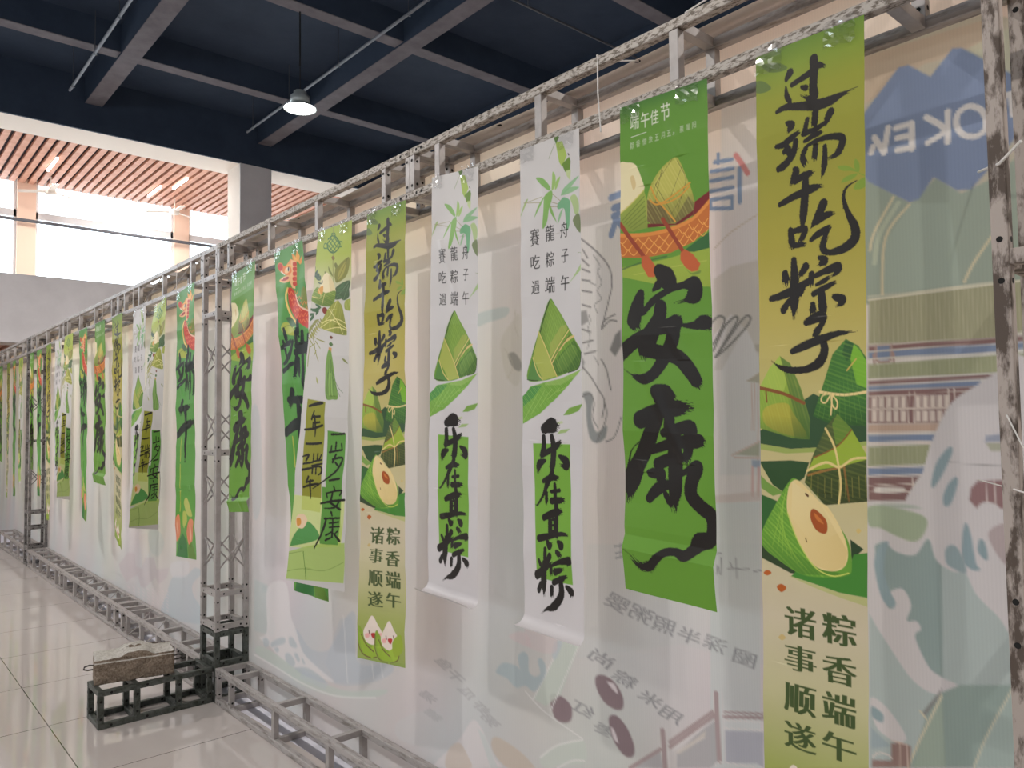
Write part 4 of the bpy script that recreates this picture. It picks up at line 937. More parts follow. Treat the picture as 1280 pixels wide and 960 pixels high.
BD = [
  ('p','a39a7e',85,[806,2491,790,2524,543,2484,466,2438,490,1832,828,1875]),
  ('p','b09272',70,[806,2487,543,2470,546,2407,670,2417,811,2366]),
  ('p','a8ac8c',50,[616,2412,466,2438,472,2310,548,2344]),
  ('p','7a8f80',80,[817,2186,709,2098,653,2144,602,2096,538,2115,477,2161,490,1832,828,1875]),
  ('p','8fa090',60,[709,2098,628,2080,610,1890,782,1892,770,2020]),
  ('b','b8ac84',100,[748,2122,67,795,2048,68,808,2004,69]),
  ('b','b8ac84',100,[713,2096,65,770,2028,67,782,1892,68]),
  ('b','b8ac84',100,[543,1991,58,583,1935,60,603,1896,60]),
  ('b','a8b090',60,[738,2105,118,784,2038,121,798,1971,122]),
  ('p','66789a',100,[820,2337,726,2430,704,2428,657,2383,608,2431,589,2425,486,2323,491,2192,544,2138,582,2100,611,2105,658,2147,692,2103,713,2101,806,2173,824,2203]),
  ('b','bcb6b2',100,[575,2287,127,556,2272,125,547,2246,124,551,2224,124,570,2217,126,593,2227,128,606,2252,129,603,2277,129,588,2287,128,575,2287,127]),
  ('b','bcb6b2',100,[623,2290,131,626,2220,131]),
  ('b','bcb6b2',100,[669,2291,135,631,2250,131,668,2230,134]),
  ('b','bcb6b2',100,[701,2286,137,703,2226,137]),
  ('b','bcb6b2',100,[737,2286,140,701,2286,137]),
  ('b','bcb6b2',100,[735,2261,140,702,2258,137]),
  ('b','bcb6b2',100,[736,2232,140,702,2230,137]),
  ('b','bcb6b2',100,[755,2292,142,767,2235,143]),
  ('b','bcb6b2',100,[767,2236,143,788,2278,145]),
  ('b','bcb6b2',100,[792,2256,145,797,2243,145]),
  ('b','bcb6b2',100,[508,2289,121,484,2288,119]),
  ('b','bcb6b2',100,[499,2288,120,495,2242,120]),
  ('p','9aa4a8',30,[1211,2524,1081,2515,1116,1446,1245,1441]),
  ('b','6a80a2',100,[1238,2337,121,1182,2330,117]),
  ('b','6a80a2',100,[1251,2313,122,1180,2304,117]),
  ('b','6a80a2',100,[1255,2286,122,1181,2279,117]),
  ('b','6a80a2',100,[1256,2256,122,1182,2250,117]),
  ('b','6a80a2',100,[1256,2228,122,1257,2206,122]),
  ('b','6a80a2',100,[1256,2231,122,1185,2224,117]),
  ('b','6a80a2',100,[1185,2224,117,1186,2192,117]),
  ('b','6a80a2',100,[1257,2206,122,1186,2192,117]),
  ('b','6a80a2',100,[1226,2357,120,1227,2332,120]),
  ('b','6a80a2',100,[1158,2299,142,1161,2204,141]),
  ('b','c06a66',100,[1170,2339,156,1151,2309,154,1134,2278,152]),
  ('b','a8967c',70,[1249,2086,40,1191,2124,39,1109,2156,37,1083,2162,37]),
  ('p','a09682',45,[1252,1999,1194,2027,1087,2033,1097,1729,1146,1839,1198,1893,1257,1837]),
  ('p','938a7a',30,[1260,1738,1199,1881,1138,1874,1231,1737]),
  ('b','6e6c6a',100,[1285,1853,68,1248,1886,67,1227,1889,66,1220,1871,66,1257,1813,67]),
  ('b','6e6c6a',100,[1258,1794,67,1220,1858,66,1185,1884,65,1178,1872,64,1207,1833,65,1251,1775,67]),
  ('b','6e6c6a',100,[1251,1775,67,1165,1871,64,1139,1879,63,1145,1857,63,1201,1808,65,1251,1775,67]),
  ('p','8f887a',70,[1127,1801,1105,1800,1105,1776,1123,1782]),
  ('b','b09a90',100,[1150,1702,38,1116,1720,37,1107,1722,37]),
  ('b','b09a90',100,[1137,1695,38,1141,1566,37]),
  ('b','b09a90',100,[1129,1695,37,1133,1566,37]),
  ('b','b09a90',100,[1118,1695,37,1128,1402,37]),
  ('p','8f8a6e',80,[1153,1702,1110,1724,1111,1694]),
  ('p','8a8f70',80,[1204,1500,1118,1537,1120,1496]),
  ('b','b09a90',100,[1204,1497,52,1118,1537,49]),
  ('b','b09a90',100,[1197,1491,51,1120,1493,49]),
  ('p','6f85a0',80,[1144,1486,1117,1486,1118,1467,1144,1466]),
  ('b','b58f8a',100,[1142,1466,75,1144,1390,75]),
  ('b','b58f8a',100,[1123,1466,74,1126,1391,74]),
  ('p','ab9a92',60,[1271,1381,1120,1403,1121,1377,1271,1359]),
  ('p','9fb0ae',50,[1279,1359,1121,1375,1145,642,1302,590]),
  ('b','6a80a2',100,[1630,2324,242,1584,2327,237]),
  ('b','6a80a2',100,[1619,2287,241,1585,2288,237]),
  ('b','6a80a2',100,[1603,2266,239,1633,2202,242]),
  ('b','6a80a2',100,[1620,2261,240,1555,2187,233]),
  ('p','b8b4b4',60,[1768,2215,1677,2143,1634,2064,1683,1898,1735,1784,1776,1768]),
  ('b','6e6c6c',100,[1768,2215,55,1701,2161,54,1648,2102,52,1634,2046,52,1651,1985,52,1683,1898,53]),
  ('b','6e6c6c',100,[1779,1787,55,1736,1747,54,1700,1700,53,1675,1663,52,1685,1610,52]),
  ('b','6e6c6c',100,[1683,1898,53,1670,1924,52,1623,1941,51]),
  ('b','6e6c6c',100,[1686,1799,53,1663,1761,52,1647,1698,52]),
  ('b','6e6c6c',100,[1760,2176,55,1739,2144,54]),
  ('b','6e6c6c',100,[1764,2144,55,1733,2116,54]),
  ('b','6e6c6c',100,[1765,2111,55,1730,2095,54]),
  ('b','6e6c6c',100,[1766,2074,55,1728,2064,54]),
  ('b','6e6c6c',100,[1766,2037,55,1723,2026,54]),
  ('b','6e6c6c',100,[1768,1990,55,1730,1977,54]),
  ('b','6e6c6c',100,[1683,1898,53,1647,1922,52,1617,1918,51]),
  ('b','6e6c6c',100,[1770,1907,55,1732,1894,54]),
  ('b','6e6c6c',100,[1768,1860,55,1721,1865,54]),
  ('b','6e6c6c',100,[1759,1823,55,1709,1828,53]),
  ('b','7c7a7a',100,[1713,2149,32,1684,2108,32,1696,2091,32,1679,2052,32,1698,2028,32,1681,1998,32,1711,1983,32,1700,1955,32]),
  ('b','7c7a7a',100,[1728,2059,32,1704,2047,32]),
  ('b','7c7a7a',100,[1737,1950,32,1731,1931,32,1744,1904,33,1733,1876,32,1746,1840,33]),
  ('b','7c7a7a',100,[1716,1810,32,1698,1782,32]),
  ('p','787676',100,[1649,1828,1624,1875,1601,1890,1598,1837,1626,1804]),
  ('p','787676',80,[1775,1968,1749,1970,1738,1931,1776,1917]),
  ('p','787676',80,[1778,1824,1760,1795,1771,1768,1783,1787]),
  ('q','7e8284',100,[1772,1689,1743,1695,1725,1674,1733,1611,1710,1561,1667,1583,1674,1543,1711,1525,1741,1542,1755,1602,1757,1657]),
  ('b','6e6c6c',100,[1773,1680,44,1737,1688,43,1720,1656,43,1727,1610,43,1704,1574,42]),
  ('b','6e6c6c',100,[1675,1663,42,1667,1610,42,1711,1529,42]),
  ('b','6e6c6c',100,[1669,1530,42,1633,1548,41,1604,1609,40]),
  ('q','7e7c7c',100,[2149,1847,2113,1854,2076,1816,2083,1784,2122,1799]),
  ('q','a7a088',30,[2183,1917,2119,1973,2080,1979,2085,1746,2154,1760,2187,1855]),
  ('b','a8a08c',60,[2168,1874,39,2122,1809,38,2154,1760,39]),
  ('b','a8a08c',60,[2103,2012,38,2111,1961,38,2089,1908,38]),
  ('p','8e8c66',100,[815,1883,540,1881,479,1881,483,1777,544,1766,819,1775]),
  ('b','a09c78',70,[811,1882,33,815,1778,33]),
  ('b','a09c78',70,[800,1882,33,804,1778,33]),
  ('b','a09c78',70,[789,1882,33,793,1777,33]),
  ('b','a09c78',70,[778,1882,32,782,1777,32]),
  ('b','a09c78',70,[767,1882,32,771,1776,32]),
  ('b','a09c78',70,[756,1882,32,760,1776,32]),
  ('b','a09c78',70,[746,1882,32,749,1776,32]),
  ('b','a09c78',70,[735,1882,32,739,1775,32]),
  ('b','a09c78',70,[725,1881,31,728,1775,31]),
  ('b','a09c78',70,[714,1881,31,718,1774,31]),
  ('b','a09c78',70,[704,1881,31,708,1774,31]),
  ('b','a09c78',70,[694,1881,31,698,1774,31]),
  ('b','a09c78',70,[683,1881,31,687,1773,31]),
  ('b','a09c78',70,[673,1881,30,677,1773,30]),
  ('b','a09c78',70,[663,1881,30,667,1773,30]),
  ('b','a09c78',70,[654,1881,30,658,1773,30]),
  ('b','a09c78',70,[644,1881,30,648,1772,30]),
  ('b','a09c78',70,[634,1881,30,638,1772,30]),
  ('b','a09c78',70,[624,1881,29,629,1771,29]),
  ('b','a09c78',70,[615,1880,29,619,1771,29]),
  ('b','a09c78',70,[605,1880,29,610,1771,29]),
  ('b','a09c78',70,[596,1880,29,600,1771,29]),
  ('b','a09c78',70,[587,1880,29,591,1770,29]),
  ('b','a09c78',70,[577,1880,29,582,1770,29]),
  ('b','a09c78',70,[568,1880,28,573,1769,28]),
  ('b','a09c78',70,[559,1880,28,564,1769,28]),
  ('b','a09c78',70,[550,1880,28,555,1769,28]),
  ('b','a09c78',70,[541,1880,28,546,1769,28]),
  ('b','a09c78',70,[532,1880,28,537,1768,28]),
  ('b','a09c78',70,[524,1880,28,528,1768,28]),
  ('b','a09c78',70,[515,1880,27,519,1767,27]),
  ('b','a09c78',70,[506,1879,27,511,1767,27]),
  ('b','a09c78',70,[498,1879,27,502,1767,27]),
  ('b','a09c78',70,[489,1879,27,494,1767,27]),
  ('b','b8b296',100,[815,1883,40,540,1883,33,478,1883,32]),
  ('b','b8b296',100,[815,1890,40,539,1886,33]),
  ('p','805a58',100,[819,1771,544,1766,483,1766,484,1755,545,1754,820,1758]),
  ('p','66799a',100,[820,1744,820,1758,545,1753,484,1754,484,1739,545,1735,820,1740]),
  ('p','66799a',100,[799,1768,767,1768,770,1734,799,1735]),
  ('b','9a7a70',100,[801,1768,59,800,1734,59,769,1733,58,765,1768,58]),
  ('b','9a7a70',100,[807,1749,59,806,1725,59]),
  ('b','9a7a70',100,[760,1749,58,761,1726,58]),
  ('b','b8b0a0',100,[820,1758,20,545,1754,17,484,1755,16]),
  ('b','b8b0a0',100,[820,1740,20,545,1735,17]),
  ('p','8a8f66',100,[821,1726,543,1729,485,1729,486,1693,544,1691,822,1692]),
  ('b','9a9c78',70,[817,1725,26,818,1694,26]),
  ('b','9a9c78',70,[806,1725,26,807,1694,26]),
  ('b','9a9c78',70,[795,1725,26,796,1694,26]),
  ('b','9a9c78',70,[784,1725,26,785,1694,26]),
  ('b','9a9c78',70,[773,1725,26,774,1694,26]),
  ('b','9a9c78',70,[762,1725,26,763,1694,26]),
  ('b','9a9c78',70,[751,1726,25,752,1693,25]),
  ('b','9a9c78',70,[741,1726,25,742,1693,25]),
  ('b','9a9c78',70,[730,1726,25,731,1694,25]),
  ('b','9a9c78',70,[720,1726,25,721,1694,25]),
  ('b','9a9c78',70,[710,1726,25,711,1693,25]),
  ('b','9a9c78',70,[699,1726,25,701,1693,25]),
  ('b','9a9c78',70,[689,1726,24,690,1693,24]),
  ('b','9a9c78',70,[679,1727,24,680,1693,24]),
  ('b','9a9c78',70,[669,1727,24,671,1693,24]),
  ('b','9a9c78',70,[659,1727,24,661,1693,24]),
  ('b','9a9c78',70,[650,1726,24,651,1693,24]),
  ('b','9a9c78',70,[640,1727,24,641,1693,24]),
  ('b','9a9c78',70,[630,1727,24,632,1693,24]),
  ('b','9a9c78',70,[621,1727,23,622,1693,23]),
  ('b','9a9c78',70,[611,1727,23,613,1693,23]),
  ('b','9a9c78',70,[602,1727,23,603,1693,23]),
  ('b','9a9c78',70,[593,1727,23,594,1693,23]),
  ('b','9a9c78',70,[583,1727,23,585,1692,23]),
  ('b','9a9c78',70,[574,1728,23,576,1692,23]),
  ('b','9a9c78',70,[565,1728,23,566,1692,23]),
  ('b','9a9c78',70,[556,1728,22,557,1693,22]),
  ('b','9a9c78',70,[547,1728,22,549,1692,22]),
  ('b','9a9c78',70,[538,1728,22,540,1692,22]),
  ('b','9a9c78',70,[530,1728,22,531,1692,22]),
  ('b','9a9c78',70,[521,1728,22,522,1692,22]),
  ('b','9a9c78',70,[512,1728,22,514,1692,22]),
  ('b','9a9c78',70,[504,1729,22,505,1692,22]),
  ('b','9a9c78',70,[495,1728,22,497,1692,22]),
  ('p','805a58',100,[822,1686,537,1688,537,1680,822,1676]),
  ('p','66799a',100,[823,1673,579,1675,580,1663,823,1663]),
  ('p','805a58',100,[823,1660,591,1663,591,1648,661,1582,826,1583]),
  ('p','c0b0a4',100,[815,1645,803,1646,804,1621,816,1621]),
  ('p','c0b0a4',100,[816,1615,804,1615,805,1588,817,1587]),
  ('p','c0b0a4',100,[798,1646,786,1646,787,1621,799,1621]),
  ('p','c0b0a4',100,[799,1615,787,1614,788,1588,800,1587]),
  ('p','c0b0a4',100,[781,1646,769,1646,770,1621,782,1620]),
  ('p','c0b0a4',100,[782,1614,770,1614,771,1587,783,1587]),
  ('p','c0b0a4',100,[764,1646,752,1646,753,1620,765,1620]),
  ('p','c0b0a4',100,[765,1614,754,1614,755,1587,766,1587]),
  ('p','c0b0a4',100,[747,1646,736,1646,737,1620,748,1619]),
  ('p','c0b0a4',100,[749,1614,737,1613,738,1587,750,1587]),
  ('p','c0b0a4',100,[715,1646,704,1646,705,1619,716,1619]),
  ('p','c0b0a4',100,[716,1613,705,1613,706,1587,717,1586]),
  ('p','c0b0a4',100,[699,1646,688,1646,689,1619,700,1618]),
  ('p','c0b0a4',100,[701,1613,689,1612,690,1587,702,1586]),
  ('p','c0b0a4',100,[683,1646,672,1647,673,1618,684,1618]),
  ('p','c0b0a4',100,[685,1612,674,1612,674,1587,686,1586]),
  ('p','c0b0a4',100,[668,1646,657,1647,658,1618,669,1618]),
  ('p','c0b0a4',100,[669,1612,659,1612,659,1586,670,1586]),
  ('p','c0b0a4',100,[653,1646,642,1647,643,1618,654,1617]),
  ('p','c0b0a4',100,[654,1612,643,1612,644,1586,655,1586]),
  ('b','c0b0a4',100,[823,1648,20,597,1653,17]),
  ('b','c0b0a4',100,[825,1618,20,648,1617,18]),
  ('b','c0b0a4',100,[729,1656,19,732,1586,19]),
  ('b','c0b0a4',100,[717,1656,19,720,1586,19]),
  ('b','c0b0a4',100,[644,1659,18,645,1631,18]),
  ('b','c0b0a4',100,[632,1659,18,633,1637,18]),
  ('p','b08f78',100,[826,1580,658,1583,667,1565,827,1562]),
  ('p','66799a',100,[827,1555,673,1558,680,1543,827,1538]),
  ('p','8a8f66',100,[828,1527,686,1535,699,1489,830,1480]),
  ('b','9a9c78',60,[823,1525,26,824,1484,26]),
  ('b','9a9c78',60,[812,1526,26,813,1484,26]),
  ('b','9a9c78',60,[800,1526,26,802,1485,26]),
  ('b','9a9c78',60,[790,1526,26,791,1485,26]),
  ('b','9a9c78',60,[779,1526,26,780,1485,26]),
  ('b','9a9c78',60,[768,1526,26,769,1486,26]),
  ('b','9a9c78',60,[757,1527,25,759,1486,25]),
  ('b','9a9c78',60,[747,1527,25,748,1486,25]),
  ('b','9a9c78',60,[736,1527,25,738,1487,25]),
  ('b','9a9c78',60,[726,1527,25,727,1487,25]),
  ('b','9a9c78',60,[716,1527,25,717,1487,25]),
  ('b','9a9c78',60,[706,1527,25,707,1488,25]),
  ('p','66799a',100,[830,1476,700,1483,703,1466,830,1458]),
  ('p','805a58',100,[830,1454,712,1461,725,1443,745,1403,832,1397]),
  ('b','c0b0a4',100,[830,1478,20,702,1485,18]),
  ('b','c0b0a4',100,[830,1457,20,706,1464,18]),
  ('b','c0b0a4',100,[831,1434,20,725,1443,19]),
  ('b','c0b0a4',100,[832,1417,20,735,1424,19]),
  ('b','c0b0a4',100,[727,1458,19,730,1423,19]),
  ('q','c8c0b8',100,[818,1423,807,1431,750,1432,753,1422,807,1418]),
  ('b','c0b0a4',100,[827,1558,20,670,1561,18]),
  ('b','c0b0a4',100,[827,1537,20,680,1542,18]),
  ('b','c0b0a4',100,[828,1530,20,686,1537,18]),
  ('q','b6b0b2',100,[544,1691,585,1666,630,1637,660,1594,686,1532,709,1462,745,1403,709,1387,663,1366,625,1339,555,1218,507,1169,486,1687]),
  ('p','b6b0b2',100,[544,1691,486,1690,507,1169,556,1393]),
  ('q','77919a',100,[643,1530,642,1514,665,1464,682,1438,688,1445,677,1489,657,1520]),
  ('q','77919a',100,[636,1463,633,1448,648,1404,662,1397,664,1418,652,1447]),
  ('p','8a6264',100,[593,1456,546,1461,538,1453,540,1400,596,1395,611,1413,607,1440]),
  ('b','b8a8a4',100,[574,1460,17,577,1397,17]),
  ('b','b8a8a4',100,[559,1460,17,561,1398,17]),
  ('q','b6b0b2',100,[596,1396,579,1412,556,1405,549,1382,580,1373]),
  ('p','66799a',70,[573,1555,542,1559,542,1543,575,1541]),
  ('p','8a8f66',70,[574,1539,543,1540,543,1523,564,1522]),
  ('b','8a8688',100,[650,1495,18,545,1490,17,494,1489,16]),
  ('q','8fa090',80,[833,1378,764,1393,709,1387,705,1344,754,1314,836,1305]),
  ('p','8fa3a2',80,[833,1306,519,1361,539,861,853,759]),
  ('p','7c9290',100,[820,1295,671,1323,681,990,740,1000,813,1151]),
  ('q','b6b0b2',100,[831,1370,537,1393,520,1339,528,1133,566,1170,605,1209,625,1252,652,1253,684,1274,699,1320,729,1280,771,1282,801,1303,834,1287]),
  ('q','b6b0b2',100,[823,1294,838,1331,844,1158,833,1116,797,1060,746,992,695,972,650,1001,683,1013,710,1031,736,1091,723,1112,732,1128,753,1126,742,1163,759,1197,787,1186,778,1163,794,1148,814,1207]),
  ('q','7a949c',100,[788,1304,811,1289,823,1244,809,1170,785,1149,777,1163,788,1186,800,1228,796,1272]),
  ('q','8fa07e',100,[831,1383,755,1382,704,1368,704,1338,728,1310,770,1319,806,1334,832,1338]),
  ('q','77919a',100,[620,1363,611,1341,603,1278,595,1265,611,1261,629,1281,628,1333]),
  ('q','77919a',100,[595,1328,585,1326,579,1296,584,1286,598,1302]),
  ('q','7f969c',100,[665,1294,655,1310,639,1306,624,1270,625,1252,646,1258,662,1268]),
  ('q','8a6264',50,[574,1350,538,1365,542,1281,570,1317]),
  ('p','7f958e',100,[759,790,720,915,687,977,645,1005,542,1030,548,858]),
  ('p','6f6a68',80,[728,922,684,987,687,971,723,911]),
  ('p','8a9c8a',80,[753,792,715,911,684,972,682,815]),
  ('b','b8b092',100,[764,788,48,733,864,47,684,972,46]),
  ('b','b8b092',100,[625,833,44,596,910,43,545,1019,42]),
  ('b','b8b092',100,[731,924,47,720,912,47]),
  ('p','97aaa4',60,[625,833,596,910,545,1019,539,861]),
  ('q','b6b0b2',100,[845,925,809,915,766,860,781,837,805,842,835,864]),
  ('q','77919a',100,[841,907,816,895,819,875,841,882]),
  ('p','7890a0',60,[845,855,800,825,847,805]),
  ('p','8a6a64',100,[800,832,778,841,755,839,759,790,802,776]),
  ('b','b8a090',100,[799,837,25,763,841,24]),
  ('b','b8a090',100,[781,840,24,782,782,24]),
  ('b','b8a090',100,[763,840,24,764,788,24]),
  ('p','8a6a64',100,[846,780,795,793,802,776,847,761]),
  ('b','c0b4ae',100,[844,787,38,831,800,38,807,802,37,801,798,37]),
  ('p','a4acaa',25,[1758,1191,1109,1263,1120,941,1249,937,1391,940,1810,807,1774,990]),
  ('b','86868a',100,[1641,1197,52,1593,1206,51]),
  ('b','86868a',100,[1637,1175,52,1598,1187,51]),
  ('b','86868a',100,[1615,1207,51,1616,1163,51]),
  ('b','86868a',100,[1637,1160,52,1594,1173,51]),
  ('b','86868a',100,[1265,1219,43,1248,1221,42]),
  ('b','86868a',100,[1248,1208,42,1250,1163,42]),
  ('b','86868a',100,[1260,1187,43,1264,1161,43]),
  ('b','86868a',100,[1257,1181,43,1254,1163,43]),
  ('b','86868a',100,[1227,1182,42,1161,1189,40]),
  ('b','86868a',100,[1200,1214,41,1199,1160,41]),
  ('b','86868a',100,[1219,1199,42,1212,1184,42]),
  ('b','86868a',100,[1148,1184,40,1124,1191,40]),
  ('t','74747a',95,'婴',1588,995,1680,1044,1,25,1),
  ('t','74747a',95,'粥',1495,978,1582,1025,1,20,1),
  ('t','74747a',95,'照',1411,960,1493,1005,1,12,1),
  ('t','74747a',95,'半',1324,948,1401,991,1,15,1),
  ('t','74747a',95,'深',1239,943,1312,985,1,15,1),
  ('t','74747a',95,'圈',1149,925,1217,965,1,10,1),
  ('t','74747a',95,'尚',1658,808,1754,852,1,25,1),
  ('t','74747a',95,'粽',1564,766,1655,808,1,25,1),
  ('t','74747a',95,'米',1467,732,1551,771,1,25,1),
  ('t','74747a',95,'用',1392,705,1472,743,1,25,1),
  ('t','74747a',95,'红',1743,628,1844,667,1,20,1),
  ('t','74747a',95,'枣',1650,585,1745,622,1,25,1),
  ('q','7c666c',100,[1733,764,1702,779,1653,769,1620,733,1619,697,1645,683,1694,692,1729,728]),
  ('q','7c666c',100,[1678,652,1646,665,1603,637,1577,588,1587,555,1620,550,1658,578,1676,616]),
  ('q','7c666c',100,[1948,649,1902,665,1847,644,1846,598,1882,577,1927,584]),
  ('q','b8acb0',100,[1682,761,1653,761,1639,736,1658,742]),
  ('q','b8acb0',100,[1671,621,1657,615,1643,583,1662,591]),
  ('p','8e8c90',80,[1417,617,1285,761,1266,645,1305,613,1419,576]),
  ('p','8a8a9a',80,[1252,732,1132,763,1135,668,1156,673,1255,642]),
  ('p','84828a',60,[1597,518,1477,605,1470,559]),
  ('b','957f80',100,[1277,827,156,1273,642,155]),
  ('b','957f80',100,[1467,669,172,1461,562,171]),
  ('b','957f80',100,[1442,629,108,1285,764,100]),
  ('b','957f80',100,[1597,518,116,1477,612,110]),
  ('b','957f80',100,[1254,769,98,1131,800,92]),
  ('b','957f80',100,[1442,643,108,1285,777,100]),
  ('b','957f80',100,[1254,782,56,1131,810,52]),
  ('b','b4aeae',100,[1287,828,36,1285,774,36]),
  ('b','b4aeae',100,[1256,833,35,1254,648,35]),
  ('b','b4aeae',100,[1413,625,38,1322,692,36]),
  ('b','b4aeae',100,[1255,737,35,1132,766,33]),
  ('b','b4aeae',100,[1447,614,39,1448,566,39]),
  ('b','b4aeae',100,[1289,624,36,1266,641,35,1156,661,33]),
  ('b','b4aeae',100,[1255,759,35,1132,788,33]),
  ('b','b4aeae',100,[1434,621,38,1285,751,36]),
  ('p','b0a69c',80,[1422,619,1334,695,1314,714,1318,693,1409,619]),
  ('p','a6b2a6',80,[2030,619,1846,898,1779,899,1896,666,1969,610]),
  ('b','c0bebc',100,[2030,619,40,1851,900,37]),
  ('b','c0bebc',100,[1942,605,38,1787,885,36]),
  ('b','c0bebc',100,[2073,634,41,2006,600,40,1942,580,38,1796,549,36]),
  ('q','8fa2a8',85,[2235,668,2192,708,2120,714,2101,705,2110,749,2080,772,2055,761,2052,710,2023,698,1994,717,2005,756,1989,769,1966,749,1971,710,2024,646,2072,654,2122,635,2172,656,2214,659]),
  ('q','9aa6ac',80,[1933,800,1918,840,1882,851,1892,821,1920,778]),
  ('q','b8a2a4',60,[2159,811,2108,838,2059,838,2040,796,2119,800]),
  ('q','b8a2a4',50,[2057,903,1963,882,1917,884,1919,803,2059,799]),
  ('q','c0b6b8',60,[2629,206,2466,350,2383,445,2327,433,2252,347,2231,313,2604,193]),
  ('q','b09a80',50,[2540,285,2466,336,2408,298,2397,259,2553,209]),
  ('q','b09a80',60,[2267,403,2229,427,2117,415,2049,391,2040,375,2169,333,2252,360]),
  ('p','a0b0ae',50,[2349,426,2305,412,2231,313,2274,299]),
  ('q','a6b2a6',60,[2001,425,1926,486,1830,533,1787,540,1789,474,1901,432,1946,405,1992,397]),
  ('b','c0bebc',100,[2001,425,47,1917,491,45,1796,546,43]),
  ('b','c0bebc',100,[1919,414,45,1848,461,44,1789,480,43]),
  ('t','86848a',75,'鱼',2508,603,2612,641,1,40,1),
  ('t','86848a',75,'干',2436,570,2537,606,1,40,1),
  ('t','86848a',75,'瓜',2362,525,2459,560,1,40,1),
  ('t','86848a',75,'虾',2279,492,2372,526,1,40,1),
  ('t','86848a',75,'粥',2226,460,2317,492,1,40,1),
  ('t','86848a',75,'湯',2623,443,2733,477,1,30,1),
  ('t','86848a',75,'糖',2586,379,2694,412,1,30,1),
  ('q','a8aeb0',30,[2902,300,2626,421,2551,354,2628,266,2903,221]),
  ('p','9aa8a8',60,[4484,681,4366,677,4276,649,4301,561,4177,460,4226,399,4482,381]),
  ('q','98a6a8',50,[4366,667,4302,676,4289,637,4378,623]),
  ('q','95a0ac',55,[3945,485,3901,493,3772,433,3630,440,3514,496,3366,667,3278,683,3262,471,2972,528,2973,480,3195,385,3477,316,3670,343,3836,391]),
  ('p','95a0ac',40,[3438,636,3330,673,3278,614,3279,493,3002,529,3034,473,3263,377,3477,325,3591,389]),
  ('q','bcb8ba',75,[4302,655,4059,723,3990,555,3923,489,3836,391,3670,352,3496,321,3731,301,4058,293,4275,338,4403,354,4300,416]),
  ('q','97a3aa',80,[4356,353,4313,372,4270,360,4280,332,4330,318]),
  ('q','97a3aa',80,[4238,361,4129,409,4063,420,4070,390,4177,353,4238,335]),
  ('q','97a3aa',80,[4013,432,3967,443,3912,413,3934,394,4001,395]),
  ('q','97a3aa',80,[4201,333,4165,351,4134,342,4165,320]),
  ('q','97a3aa',80,[4058,333,4001,350,3934,321,3956,292,4035,289]),
  ('q','97a3aa',80,[3945,358,3912,370,3875,344,3901,329]),
  ('q','97a3aa',80,[3857,357,3836,357,3815,338,3840,334]),
  ('q','97a3aa',80,[3934,287,3773,324,3572,302,3670,283,3857,271]),
  ('q','9fb0a6',60,[4468,276,4376,312,4177,308,4012,294,3836,276,3591,288,3332,317,3004,408,3098,351,3477,254,3836,219,4105,233,4402,248]),
  ('b','c4c2c2',70,[4481,242,112,4176,237,103,3836,229,93,3477,258,83,3098,347,73]),
  ('b','c4c2c2',50,[3402,661,95,3384,558,94,3359,354,93]),
  ('b','c4c2c2',50,[3129,493,86,3113,430,85]),
  ('b','c4c2c2',50,[3049,511,84,3034,457,83]),
  ('p','9aa6b6',30,[3836,305,3553,298,3591,261,3879,247]),
  ('p','a89aa0',60,[7410,388,7142,521,6936,546,6898,435,6735,447,6643,544,6400,574,6338,491,6031,541,6084,465,6277,384,6366,425,6483,372,6635,303,6762,293,6830,378,6996,335,7168,271,7352,325]),
  ('q','92a2ac',60,[5950,484,5672,536,5483,615,5346,602,5527,496,5502,420,5353,358,5351,257,6186,170,6080,344]),
  ('q','b4b2b8',50,[5979,583,5626,645,5624,547,5821,498,5977,497]),
  ('q','98a6a2',40,[6556,748,6318,799,6146,719,6284,597,6491,617]),
  ('b','bfaab0',60,[7131,237,56,7068,232,55]),
  ('b','bfaab0',60,[7130,210,56,7067,205,55]),
  ('b','bfaab0',60,[7129,182,56,7066,178,55]),
  ('b','bfaab0',60,[7128,155,56,7065,151,55]),
  ('b','bfaab0',60,[7127,128,56,7064,124,55]),
  ('b','bfaab0',60,[7126,101,56,7063,96,55]),
  ('b','bfaab0',60,[7125,73,56,7062,69,55]),
  ('b','bfaab0',60,[6986,255,54,6925,250,54]),
  ('b','bfaab0',60,[6985,228,54,6924,223,54]),
  ('b','bfaab0',60,[6984,201,54,6923,197,54]),
  ('b','bfaab0',60,[6983,175,54,6922,170,54]),
  ('b','bfaab0',60,[6982,148,54,6921,143,54]),
  ('b','bfaab0',60,[6981,121,54,6920,117,54]),
  ('b','bfaab0',60,[6980,94,54,6919,90,54]),
  ('b','bfaab0',60,[6846,273,53,6787,268,52]),
  ('b','bfaab0',60,[6845,246,53,6786,241,52]),
  ('b','bfaab0',60,[6844,220,53,6785,215,52]),
  ('b','bfaab0',60,[6843,193,53,6784,189,52]),
  ('b','bfaab0',60,[6842,167,53,6783,163,52]),
  ('b','bfaab0',60,[6841,141,53,6782,136,52]),
  ('b','bfaab0',60,[6840,114,53,6781,110,52]),
  ('b','bfaab0',60,[6710,290,51,6653,284,51]),
  ('b','bfaab0',60,[6709,264,51,6652,259,51]),
  ('b','bfaab0',60,[6708,238,51,6651,233,51]),
  ('b','bfaab0',60,[6708,212,51,6650,207,51]),
  ('b','bfaab0',60,[6707,186,51,6650,181,51]),
  ('b','bfaab0',60,[6706,160,51,6649,155,51]),
  ('b','bfaab0',60,[6705,134,51,6648,130,51]),
  ('b','bfaab0',60,[6579,306,50,6523,301,49]),
  ('b','bfaab0',60,[6578,280,50,6523,275,49]),
  ('b','bfaab0',60,[6577,255,50,6522,250,49]),
  ('b','bfaab0',60,[6576,229,50,6521,224,49]),
